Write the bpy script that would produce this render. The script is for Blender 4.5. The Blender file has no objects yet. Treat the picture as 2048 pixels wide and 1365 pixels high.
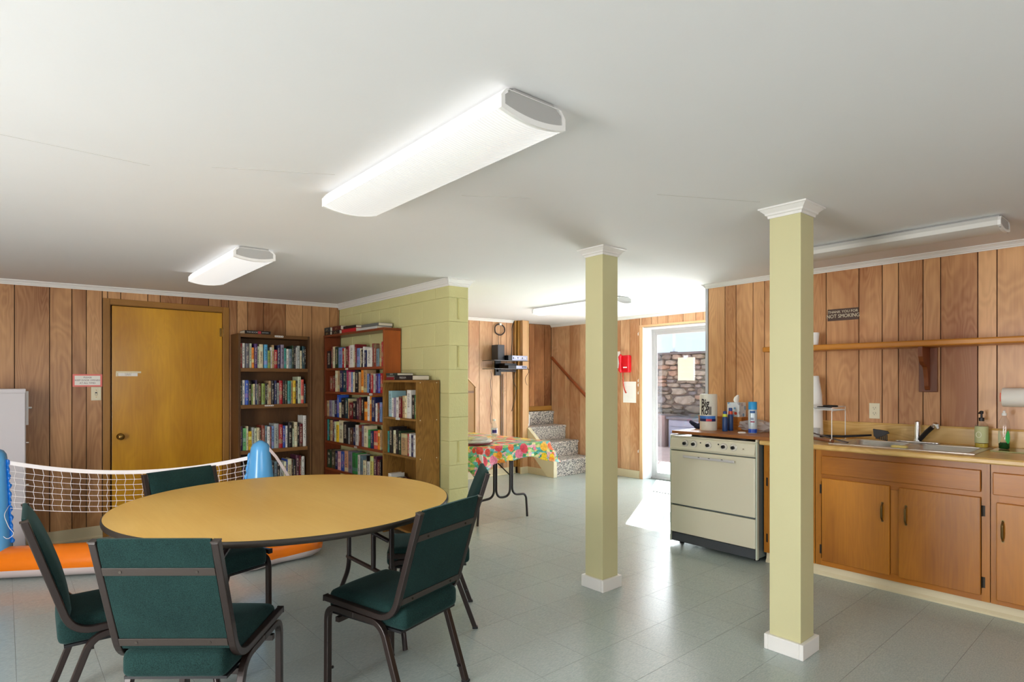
import bpy, bmesh, math, random
from mathutils import Vector, Matrix
random.seed(7)
C = bpy.context.scene.collection
scn = bpy.context.scene
R = math.radians
PI = math.pi

# ------------------------------------------------------------------ camera
TH = R(49.066)
cam = bpy.data.cameras.new('camera')
cam.sensor_width = 36.0
cam.lens = 1172.6 / 2048 * 36
cam.shift_y = (761.2 - 682.5) / 2048
cam.clip_start = 0.05
cam_o = bpy.data.objects.new('camera', cam)
cam_o.location = (0, 0, 1.37)
cam_o.rotation_euler = (R(90), 0, TH - R(90))
C.objects.link(cam_o)
scn.camera = cam_o

# ------------------------------------------------------------------ world, sun, exposure
scn.view_settings.view_transform = 'Standard'
scn.view_settings.look = 'None'
scn.view_settings.exposure = 0.63
scn.view_settings.gamma = 1.0
scn.view_settings.use_curve_mapping = False
world = bpy.data.worlds.new('world')
scn.world = world
world.use_nodes = True
wn = world.node_tree
wn.nodes['Background'].inputs[0].default_value = (0.70, 0.84, 1.0, 1)
wn.nodes['Background'].inputs[1].default_value = 1.0

sun = bpy.data.lights.new('sun', 'SUN')
sun.energy = 82
sun.angle = R(0.6)
sun.color = (1.0, 0.98, 0.95)
so = bpy.data.objects.new('sun', sun)
el = R(36.0)
sd = Vector((-2.338, -1.304, 0)).normalized() * math.cos(el) + Vector((0, 0, -math.sin(el)))
so.rotation_euler = sd.to_track_quat('-Z', 'Y').to_euler()
so.location = (12, 8, 6)
C.objects.link(so)

def area(name, loc, to, sx, sy, power, col=(1, 1, 1), portal=False):
    l = bpy.data.lights.new(name, 'AREA')
    l.shape = 'RECTANGLE'; l.size = sx; l.size_y = sy; l.energy = power; l.color = col
    o = bpy.data.objects.new(name, l)
    o.location = loc
    d = Vector(to) - Vector(loc)
    o.rotation_euler = d.to_track_quat('-Z', 'Z').to_euler()
    if portal: l.cycles.is_portal = True
    C.objects.link(o)
    return o
# fill lamps added behind and beside the camera in place of unseen windows
area('fill_rear', (0.9, -2.55, 1.35), (1.6, 3.0, 1.2), 3.2, 1.3, 42, (0.98, 0.99, 1.0))
area('fill_side', (-2.45, 1.6, 1.35), (3.0, 2.2, 1.3), 3.4, 1.3, 155, (0.99, 0.985, 0.975))
# added lamp outside the glass door brightens floor and room; portal guides sky light
area('door_fill', (6.975, 3.98, 1.15), (4.0, 3.6, 0.2), 1.7, 1.75, 46, (0.95, 0.98, 1.0))
area('glass_door_portal', (6.95, 3.95, 1.05), (4.0, 3.95, 1.05), 1.8, 2.1, 1, portal=True)

try:
    scn.cycles.use_denoising = True
    scn.cycles.sample_clamp_indirect = 8
    scn.cycles.max_bounces = 10
    scn.cycles.diffuse_bounces = 6
    scn.cycles.caustics_reflective = False
    scn.cycles.caustics_refractive = False
except Exception:
    pass

# ------------------------------------------------------------------ materials
def s2l(c):
    return tuple(((v / 255) / 12.92 if v / 255 <= 0.04045 else ((v / 255 + 0.055) / 1.055) ** 2.4) for v in c)
def new_mat(name):
    m = bpy.data.materials.new(name); m.use_nodes = True
    return m, m.node_tree, m.node_tree.nodes['Principled BSDF']
MATS = {}
def mat(name, col, rough=0.6, metal=0.0, spec=0.5, noise=0.0, nscale=8.0, bump=0.0, bscale=60.0, emit=None, estr=1.0, trans=0.0, coat=0.0, alpha=1.0, ior=1.45):
    if name in MATS: return MATS[name]
    m, t, b = new_mat(name)
    c = s2l(col)
    b.inputs['Base Color'].default_value = (*c, 1)
    b.inputs['Roughness'].default_value = rough
    b.inputs['Metallic'].default_value = metal
    b.inputs['Specular IOR Level'].default_value = spec
    b.inputs['IOR'].default_value = ior
    if trans: b.inputs['Transmission Weight'].default_value = trans
    if coat: b.inputs['Coat Weight'].default_value = coat
    if alpha < 1: b.inputs['Alpha'].default_value = alpha
    if emit is not None:
        b.inputs['Emission Color'].default_value = (*s2l(emit), 1)
        b.inputs['Emission Strength'].default_value = estr
    tc = t.nodes.new('ShaderNodeTexCoord')
    if noise:
        n = t.nodes.new('ShaderNodeTexNoise'); n.inputs['Scale'].default_value = nscale; n.inputs['Detail'].default_value = 5
        t.links.new(tc.outputs['Object'], n.inputs['Vector'])
        r = t.nodes.new('ShaderNodeValToRGB')
        r.color_ramp.elements[0].position = 0.3; r.color_ramp.elements[1].position = 0.7
        r.color_ramp.elements[0].color = (*[v * (1 - noise) for v in c], 1)
        r.color_ramp.elements[1].color = (*[min(1, v * (1 + noise)) for v in c], 1)
        t.links.new(n.outputs['Fac'], r.inputs['Fac']); t.links.new(r.outputs['Color'], b.inputs['Base Color'])
    if bump:
        n2 = t.nodes.new('ShaderNodeTexNoise'); n2.inputs['Scale'].default_value = bscale; n2.inputs['Detail'].default_value = 3
        t.links.new(tc.outputs['Object'], n2.inputs['Vector'])
        bp = t.nodes.new('ShaderNodeBump'); bp.inputs['Strength'].default_value = bump; bp.inputs['Distance'].default_value = 0.01
        t.links.new(n2.outputs['Fac'], bp.inputs['Height']); t.links.new(bp.outputs['Normal'], b.inputs['Normal'])
    MATS[name] = m
    return m

def wood(name, dark, light, axis='Z', rough=0.45, grain=1.0, vary=0.0, figure=1.0, spec=0.4, coat=0.0, bands=2.2, hvary=0.0, seed=0.0):
    """Veneer with a long grain along one axis and soft flame figure; vary = lightness change from piece to piece."""
    if name in MATS: return MATS[name]
    m, t, b = new_mat(name)
    N, L = t.nodes, t.links
    tc = N.new('ShaderNodeTexCoord'); oi = N.new('ShaderNodeObjectInfo')
    off = N.new('ShaderNodeVectorMath'); off.operation = 'MULTIPLY_ADD'
    comb = N.new('ShaderNodeCombineXYZ')
    for i in range(3): L.new(oi.outputs['Random'], comb.inputs[i])
    L.new(comb.outputs[0], off.inputs[0]); off.inputs[1].default_value = (17.0, 11.0, 23.0)
    L.new(tc.outputs['Object'], off.inputs[2])
    def mapping(sc):
        mp = N.new('ShaderNodeMapping')
        s = {'Z': (sc[0], sc[0], sc[1]), 'X': (sc[1], sc[0], sc[0]), 'Y': (sc[0], sc[1], sc[0])}[axis]
        mp.inputs['Scale'].default_value = s
        mp.inputs['Location'].default_value = (seed, seed, seed)
        L.new(off.outputs[0], mp.inputs['Vector']); return mp
    m1 = mapping((3.0, 0.55))
    n1 = N.new('ShaderNodeTexNoise'); n1.inputs['Scale'].default_value = 1.6; n1.inputs['Detail'].default_value = 2.5
    n1.inputs['Distortion'].default_value = 0.6
    L.new(m1.outputs[0], n1.inputs['Vector'])
    # contour lines of the soft noise give the cathedral figure
    mul = N.new('ShaderNodeMath'); mul.operation = 'MULTIPLY'; mul.inputs[1].default_value = 105.0 * figure
    L.new(n1.outputs['Fac'], mul.inputs[0])
    sn = N.new('ShaderNodeMath'); sn.operation = 'SINE'; L.new(mul.outputs[0], sn.inputs[0])
    m2 = mapping((95.0 * grain, 3.2))
    n2 = N.new('ShaderNodeTexNoise'); n2.inputs['Scale'].default_value = 1.0; n2.inputs['Detail'].default_value = 4
    L.new(m2.outputs[0], n2.inputs['Vector'])
    m3 = mapping((2.2, 0.7))
    n3 = N.new('ShaderNodeTexNoise'); n3.inputs['Scale'].default_value = 1.3; n3.inputs['Detail'].default_value = 3
    L.new(m3.outputs[0], n3.inputs['Vector'])
    a = N.new('ShaderNodeMath'); a.operation = 'MULTIPLY_ADD'; a.inputs[1].default_value = 0.045 * bands / 2.2; L.new(sn.outputs[0], a.inputs[0])
    a2 = N.new('ShaderNodeMath'); a2.operation = 'MULTIPLY'; a2.inputs[1].default_value = 0.22; L.new(n2.outputs['Fac'], a2.inputs[0])
    L.new(a2.outputs[0], a.inputs[2])
    a3 = N.new('ShaderNodeMath'); a3.operation = 'MULTIPLY_ADD'; a3.inputs[1].default_value = 0.95
    L.new(n3.outputs['Fac'], a3.inputs[0]); L.new(a.outputs[0], a3.inputs[2])
    rnd = N.new('ShaderNodeMath'); rnd.operation = 'MULTIPLY_ADD'; rnd.inputs[1].default_value = vary; rnd.inputs[2].default_value = -vary / 2
    L.new(oi.outputs['Random'], rnd.inputs[0])
    s = N.new('ShaderNodeMath'); s.operation = 'ADD'; L.new(a3.outputs[0], s.inputs[0]); L.new(rnd.outputs[0], s.inputs[1])
    rp = N.new('ShaderNodeValToRGB')
    rp.color_ramp.elements[0].position = 0.33; rp.color_ramp.elements[1].position = 0.83
    rp.color_ramp.elements[0].color = (*s2l(dark), 1); rp.color_ramp.elements[1].color = (*s2l(light), 1)
    L.new(s.outputs[0], rp.inputs['Fac'])
    L.new(rp.outputs['Color'], b.inputs['Base Color'])
    b.inputs['Roughness'].default_value = rough; b.inputs['Specular IOR Level'].default_value = spec
    if coat: b.inputs['Coat Weight'].default_value = coat; b.inputs['Coat Roughness'].default_value = 0.15
    bp = N.new('ShaderNodeBump'); bp.inputs['Strength'].default_value = 0.06; bp.inputs['Distance'].default_value = 0.004
    L.new(n2.outputs['Fac'], bp.inputs['Height']); L.new(bp.outputs['Normal'], b.inputs['Normal'])
    MATS[name] = m
    return m

M_ceiling = mat('ceiling_paint', (231, 231, 232), 0.85, spec=0.2, noise=0.012, nscale=1.5, bump=0.05, bscale=40)
M_crown = mat('white_trim_paint', (232, 231, 228), 0.45)
M_base = mat('cream_vinyl_base', (214, 203, 170), 0.45, spec=0.5)
M_groove = mat('dark_groove', (52, 34, 20), 0.8)
M_plank = wood('birch_plank', (160, 102, 60), (226, 176, 124), 'Z', 0.42, vary=0.34, coat=0.1)
M_plank_far_lit = wood('birch_plank_far_lit', (176, 124, 84), (230, 190, 148), 'Z', 0.42, vary=0.24, coat=0.1)  # far-room birch, lighter as the bright light there is put into its colour
M_plank_l = wood('birch_plank_door_wall', (138, 90, 54), (210, 162, 112), 'Z', 0.42, vary=0.34, coat=0.1)
M_casing = wood('brown_casing', (138, 94, 36), (176, 128, 62), 'Z', 0.4, bands=0.6)
M_casing_x = wood('brown_casing_x', (138, 94, 36), (176, 128, 62), 'X', 0.4, bands=0.6)
M_casing_far = wood('pale_casing', (196, 152, 108), (224, 186, 142), 'Z', 0.4, bands=0.5)
M_casing_far_y = wood('pale_casing_y', (196, 152, 108), (224, 186, 142), 'Y', 0.4, bands=0.5)
M_green = mat('green_block_paint', (208, 204, 148), 0.5, spec=0.35, noise=0.04, nscale=2.5, bump=0.25, bscale=55)
M_green_col = mat('green_column_paint', (206, 202, 158), 0.4, spec=0.4, noise=0.02, nscale=3)
M_doorwood = wood('varnished_door', (168, 110, 12), (216, 160, 34), 'Z', 0.32, figure=0.8, bands=1.2, coat=0.2, seed=3.1)
M_darkoak = wood('dark_oak_veneer', (62, 40, 20), (112, 76, 42), 'Z', 0.42, bands=1.2)
M_darkoak_x = wood('dark_oak_veneer_x', (84, 54, 26), (140, 98, 54), 'X', 0.42, bands=1.2)
M_redwood = wood('red_stained_pine', (88, 38, 18), (150, 72, 34), 'Y', 0.35, bands=1.6, coat=0.15)
M_redwood_z = wood('red_stained_pine_z', (128, 62, 24), (184, 96, 40), 'Z', 0.35, bands=1.2, coat=0.15)
M_oak = wood('oak_veneer', (98, 66, 26), (170, 126, 62), 'Z', 0.42, bands=3.4, figure=1.7)
M_oak_y = wood('oak_veneer_y', (98, 66, 26), (156, 114, 58), 'Y', 0.42, bands=1.4)
M_laminate = wood('yellow_oak_laminate', (226, 176, 88), (242, 200, 116), 'Y', 0.34, bands=0.7, spec=0.5, figure=0.6)
M_cab = wood('cabinet_wood', (132, 76, 12), (194, 126, 36), 'Z', 0.34, bands=0.9, coat=0.12, vary=0.12)
M_cab_y = wood('cabinet_wood_y', (138, 80, 12), (190, 118, 28), 'Y', 0.34, bands=0.8, coat=0.12, vary=0.08)
M_counter = wood('butcher_laminate', (190, 144, 70), (240, 206, 136), 'Y', 0.3, grain=0.6, bands=2.6, spec=0.5)
M_shelfw = wood('shelf_wood', (176, 106, 30), (214, 146, 58), 'Y', 0.35, bands=0.8)
M_bracket = wood('bracket_wood', (84, 42, 18), (140, 76, 36), 'Z', 0.35, bands=0.8)
M_handrail = wood('handrail_wood', (110, 52, 24), (160, 84, 42), 'Y', 0.35, bands=0.6)
M_brownedge = mat('black_rubber_edge', (46, 40, 34), 0.5)
M_frame = mat('bronze_powder_coat', (40, 29, 26), 0.34, metal=0.15, spec=0.6)
M_barmetal = mat('bronze_bar', (58, 49, 44), 0.38, metal=0.15, spec=0.6)
M_blacktube = mat('black_steel_tube', (40, 32, 32), 0.32, metal=0.3, spec=0.6)
M_blackpl = mat('black_plastic', (24, 24, 27), 0.4)
M_darkgrey = mat('dark_grey_plastic', (60, 62, 68), 0.45)
M_white = mat('white_enamel', (226, 226, 226), 0.35)
M_whitepl = mat('white_plastic', (238, 238, 236), 0.4)
M_paper = mat('paper', (240, 238, 232), 0.8)
M_stove = mat('cream_enamel', (220, 215, 194), 0.22, spec=0.5, coat=0.3)
M_stoveside = mat('grey_steel_side', (108, 122, 126), 0.4, metal=0.2)
M_kick = mat('dark_kick_panel', (70, 74, 80), 0.4)
M_chrome = mat('chrome', (226, 226, 228), 0.18, metal=1.0)
M_steel = mat('stainless', (222, 218, 212), 0.36, metal=0.85)
M_brass = mat('aged_brass', (150, 118, 62), 0.25, metal=0.9)
M_bronze = mat('old_bronze_pull', (112, 92, 56), 0.35, metal=0.8)
M_hinge = mat('black_hinge', (44, 38, 30), 0.45, metal=0.5)
M_blue = mat('blue_vinyl', (96, 176, 236), 0.25, spec=0.5, coat=0.3)
M_bluedark = mat('deep_blue_vinyl', (20, 112, 204), 0.25, spec=0.5, coat=0.3)
M_orange = mat('orange_vinyl', (246, 126, 10), 0.25, spec=0.5, coat=0.3)
M_vwhite = mat('white_vinyl', (224, 208, 208), 0.28, spec=0.5, coat=0.3)
M_net = mat('white_net_cord', (250, 244, 244), 0.7)
M_red = mat('red_telephone', (206, 20, 34), 0.25, coat=0.3)
M_redcord = mat('coral_cord', (206, 70, 50), 0.5)
M_alum = mat('white_door_frame', (172, 172, 172), 0.4)
M_jamb = mat('white_jamb_paint', (202, 203, 205), 0.5)
M_pink = mat('pink_border_paper', (236, 130, 124), 0.7)
M_ink = mat('dark_ink', (50, 44, 44), 0.7)
M_brownsign = mat('brown_engraved_plastic', (84, 62, 52), 0.45)
M_ivory = mat('ivory_plastic', (224, 216, 188), 0.4)
M_plastic_clear = mat('clear_plastic', (240, 244, 246), 0.06, trans=1.0, ior=1.2)
def glass(name, tint, mix=0.10):
    m = bpy.data.materials.new(name); m.use_nodes = True
    t = m.node_tree; t.nodes.clear()
    o = t.nodes.new('ShaderNodeOutputMaterial'); mx = t.nodes.new('ShaderNodeMixShader')
    tr = t.nodes.new('ShaderNodeBsdfTransparent'); gl = t.nodes.new('ShaderNodeBsdfGlossy')
    tr.inputs[0].default_value = (*tint, 1); gl.inputs[1].default_value = 0.02
    mx.inputs[0].default_value = 0.07
    t.links.new(tr.outputs[0], mx.inputs[1]); t.links.new(gl.outputs[0], mx.inputs[2])
    t.links.new(mx.outputs[0], o.inputs[0])
    MATS[name] = m
    return m
M_glass = glass('window_glass', (0.93, 0.96, 0.97))
M_clear = glass('clear_thin_plastic', (0.92, 0.93, 0.94))

def lens_mat(name, strength, col=(1.0, 1.0, 0.98)):
    """Ribbed acrylic wrap lens lit from within by tubes: it gives off light."""
    m, t, b = new_mat(name); N, L = t.nodes, t.links
    b.inputs['Base Color'].default_value = (0.60, 0.60, 0.59, 1); b.inputs['Roughness'].default_value = 0.25
    tc = N.new('ShaderNodeTexCoord'); w = N.new('ShaderNodeTexWave'); w.bands_direction = 'Y'
    w.inputs['Scale'].default_value = 26; w.wave_profile = 'SIN'
    L.new(tc.outputs['Object'], w.inputs['Vector'])
    bp = N.new('ShaderNodeBump'); bp.inputs['Strength'].default_value = 0.5; bp.inputs['Distance'].default_value = 0.004
    L.new(w.outputs['Fac'], bp.inputs['Height']); L.new(bp.outputs['Normal'], b.inputs['Normal'])
    mr = N.new('ShaderNodeMapRange'); mr.inputs[3].default_value = strength * 0.90; mr.inputs[4].default_value = strength * 1.04
    L.new(w.outputs['Fac'], mr.inputs[0]); L.new(mr.outputs[0], b.inputs['Emission Strength'])
    b.inputs['Emission Color'].default_value = (*col, 1)
    return m
M_lens = lens_mat('lit_lens', 0.35)
M_lens_hot = lens_mat('lit_lens_far', 0.46)
M_lens_off = mat('unlit_lens', (214, 213, 208), 0.35)
M_fixcap = mat('fixture_end_cap', (176, 176, 174), 0.5)

def fabric_mat():
    m, t, b = new_mat('green_chair_fabric'); N, L = t.nodes, t.links
    tc = N.new('ShaderNodeTexCoord'); n = N.new('ShaderNodeTexNoise'); n.inputs['Scale'].default_value = 420; n.inputs['Detail'].default_value = 2
    L.new(tc.outputs['Object'], n.inputs['Vector'])
    n0 = N.new('ShaderNodeTexNoise'); n0.inputs['Scale'].default_value = 9; L.new(tc.outputs['Object'], n0.inputs['Vector'])
    ad = N.new('ShaderNodeMath'); ad.operation = 'MULTIPLY_ADD'; ad.inputs[1].default_value = 0.25
    L.new(n0.outputs['Fac'], ad.inputs[0]); L.new(n.outputs['Fac'], ad.inputs[2])
    r = N.new('ShaderNodeValToRGB'); r.color_ramp.elements[0].position = 0.45; r.color_ramp.elements[1].position = 0.8
    r.color_ramp.elements[0].color = (*s2l((12, 31, 31)), 1); r.color_ramp.elements[1].color = (*s2l((30, 60, 57)), 1)
    L.new(ad.outputs[0], r.inputs[0]); L.new(r.outputs[0], b.inputs['Base Color'])
    b.inputs['Roughness'].default_value = 0.95; b.inputs['Sheen Weight'].default_value = 0.12; b.inputs['Sheen Roughness'].default_value = 0.4
    b.inputs['Sheen Tint'].default_value = (0.5, 0.85, 0.85, 1)
    b.inputs['Specular IOR Level'].default_value = 0.2
    bp = N.new('ShaderNodeBump'); bp.inputs['Strength'].default_value = 0.25; bp.inputs['Distance'].default_value = 0.002
    L.new(n.outputs['Fac'], bp.inputs['Height']); L.new(bp.outputs['Normal'], b.inputs['Normal'])
    return m
M_fabric = fabric_mat()

def tile_mat():
    m, t, b = new_mat('vinyl_floor_tile'); N, L = t.nodes, t.links
    tc = N.new('ShaderNodeTexCoord'); oi = N.new('ShaderNodeObjectInfo')
    cb = N.new('ShaderNodeCombineXYZ')
    for i in range(3): L.new(oi.outputs['Random'], cb.inputs[i])
    off = N.new('ShaderNodeVectorMath'); off.operation = 'MULTIPLY_ADD'; off.inputs[1].default_value = (31, 17, 9)
    L.new(cb.outputs[0], off.inputs[0]); L.new(tc.outputs['Object'], off.inputs[2])
    def noise(sc, det, mp=None):
        n = N.new('ShaderNodeTexNoise'); n.inputs['Scale'].default_value = sc; n.inputs['Detail'].default_value = det
        if mp:
            q = N.new('ShaderNodeMapping'); q.inputs['Scale'].default_value = mp; L.new(off.outputs[0], q.inputs[0]); L.new(q.outputs[0], n.inputs['Vector'])
        else: L.new(off.outputs[0], n.inputs['Vector'])
        return n
    n1 = noise(60, 4, (1, 3.2, 1)); n2 = noise(150, 2, (3, 1, 1)); n3 = noise(5, 3)
    r1 = N.new('ShaderNodeValToRGB'); e = r1.color_ramp.elements
    e[0].position = 0.30; e[1].position = 0.72
    e[0].color = (*s2l((156, 170, 167)), 1); e[1].color = (*s2l((176, 187, 184)), 1)
    L.new(n1.outputs['Fac'], r1.inputs[0])
    r2 = N.new('ShaderNodeValToRGB'); r2.color_ramp.elements[0].position = 0.66; r2.color_ramp.elements[1].position = 0.74
    L.new(n2.outputs['Fac'], r2.inputs[0])
    mx = N.new('ShaderNodeMixRGB'); mx.inputs[2].default_value = (*s2l((206, 208, 200)), 1)
    L.new(r2.outputs[0], mx.inputs[0]); L.new(r1.outputs[0], mx.inputs[1])
    hsv = N.new('ShaderNodeHueSaturation')
    mr = N.new('ShaderNodeMapRange'); mr.inputs[3].default_value = 0.99; mr.inputs[4].default_value = 1.008
    L.new(oi.outputs['Random'], mr.inputs[0]); L.new(mr.outputs[0], hsv.inputs['Value']); L.new(mx.outputs[0], hsv.inputs['Color'])
    L.new(hsv.outputs[0], b.inputs['Base Color'])
    rr = N.new('ShaderNodeMapRange'); rr.inputs[3].default_value = 0.21; rr.inputs[4].default_value = 0.27
    L.new(n3.outputs['Fac'], rr.inputs[0]); L.new(rr.outputs[0], b.inputs['Roughness'])
    b.inputs['Specular IOR Level'].default_value = 0.5
    n4 = noise(3.0, 2)
    bp = N.new('ShaderNodeBump'); bp.inputs['Strength'].default_value = 0.05; bp.inputs['Distance'].default_value = 0.012
    L.new(n4.outputs['Fac'], bp.inputs['Height']); L.new(bp.outputs['Normal'], b.inputs['Normal'])
    return m
M_tile = tile_mat()
M_seam = mat('tile_seam', (96, 102, 96), 0.6)

def carpet_mat():
    m, t, b = new_mat('speckled_carpet'); N, L = t.nodes, t.links
    tc = N.new('ShaderNodeTexCoord'); v = N.new('ShaderNodeTexNoise'); v.inputs['Scale'].default_value = 70; v.inputs['Detail'].default_value = 3
    L.new(tc.outputs['Object'], v.inputs['Vector'])
    r = N.new('ShaderNodeValToRGB'); e = r.color_ramp.elements
    e[0].position = 0.38; e[0].color = (*s2l((84, 84, 90)), 1); e[1].position = 0.60; e[1].color = (*s2l((222, 216, 206)), 1)
    L.new(v.outputs['Fac'], r.inputs[0]); L.new(r.outputs[0], b.inputs['Base Color']); b.inputs['Roughness'].default_value = 0.95
    bp = N.new('ShaderNodeBump'); bp.inputs['Strength'].default_value = 0.6; bp.inputs['Distance'].default_value = 0.01
    L.new(v.outputs['Fac'], bp.inputs['Height']); L.new(bp.outputs['Normal'], b.inputs['Normal'])
    return m
M_carpet = carpet_mat()

def fruit_mat():
    """Printed oilcloth: overlapping round fruit in warm colours over teal and green leaves."""
    m, t, b = new_mat('fruit_print_oilcloth'); N, L = t.nodes, t.links
    tc = N.new('ShaderNodeTexCoord')
    v = N.new('ShaderNodeTexVoronoi'); v.inputs['Scale'].default_value = 9.5; v.inputs['Randomness'].default_value = 0.9
    L.new(tc.outputs['Object'], v.inputs['Vector'])
    sep = N.new('ShaderNodeSeparateColor'); L.new(v.outputs['Color'], sep.inputs[0])
    r = N.new('ShaderNodeValToRGB'); r.color_ramp.interpolation = 'CONSTANT'
    cols = [(226, 74, 92), (244, 148, 42), (250, 208, 40), (240, 130, 160), (238, 110, 60), (250, 190, 60), (245, 190, 110), (216, 70, 58)]
    e = r.color_ramp.elements
    while len(e) < len(cols): e.new(0.5)
    for i, c in enumerate(cols): e[i].position = i / len(cols); e[i].color = (*s2l(c), 1)
    L.new(sep.outputs[0], r.inputs[0])
    # leaves between the fruit
    v2 = N.new('ShaderNodeTexVoronoi'); v2.inputs['Scale'].default_value = 22
    mp = N.new('ShaderNodeMapping'); mp.inputs['Scale'].default_value = (1, 1, 2.2); mp.inputs['Rotation'].default_value = (0.5, 0.3, 0.6)
    L.new(tc.outputs['Object'], mp.inputs[0]); L.new(mp.outputs[0], v2.inputs['Vector'])
    s2 = N.new('ShaderNodeSeparateColor'); L.new(v2.outputs['Color'], s2.inputs[0])
    r2 = N.new('ShaderNodeValToRGB'); r2.color_ramp.interpolation = 'CONSTANT'
    lc = [(60, 150, 90), (98, 190, 190), (140, 196, 110), (236, 180, 190), (74, 164, 150), (230, 220, 150)]
    e = r2.color_ramp.elements
    while len(e) < len(lc): e.new(0.5)
    for i, c in enumerate(lc): e[i].position = i / len(lc); e[i].color = (*s2l(c), 1)
    L.new(s2.outputs[1], r2.inputs[0])
    lt = N.new('ShaderNodeMath'); lt.operation = 'LESS_THAN'; lt.inputs[1].default_value = 0.50; L.new(v.outputs['Distance'], lt.inputs[0])
    mx = N.new('ShaderNodeMixRGB'); L.new(lt.outputs[0], mx.inputs[0]); L.new(r2.outputs[0], mx.inputs[1]); L.new(r.outputs[0], mx.inputs[2])
    n = N.new('ShaderNodeTexNoise'); n.inputs['Scale'].default_value = 60; L.new(tc.outputs['Object'], n.inputs['Vector'])
    rn = N.new('ShaderNodeValToRGB'); rn.color_ramp.elements[0].position = 0.35; rn.color_ramp.elements[0].color = (0.75, 0.7, 0.65, 1)
    rn.color_ramp.elements[1].position = 0.55; L.new(n.outputs['Fac'], rn.inputs[0])
    mm = N.new('ShaderNodeMixRGB'); mm.blend_type = 'MULTIPLY'; mm.inputs[0].default_value = 1
    L.new(mx.outputs[0], mm.inputs[1]); L.new(rn.outputs[0], mm.inputs[2])
    L.new(mm.outputs[0], b.inputs['Base Color']); b.inputs['Roughness'].default_value = 0.3
    return m
M_fruit = fruit_mat()

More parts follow.
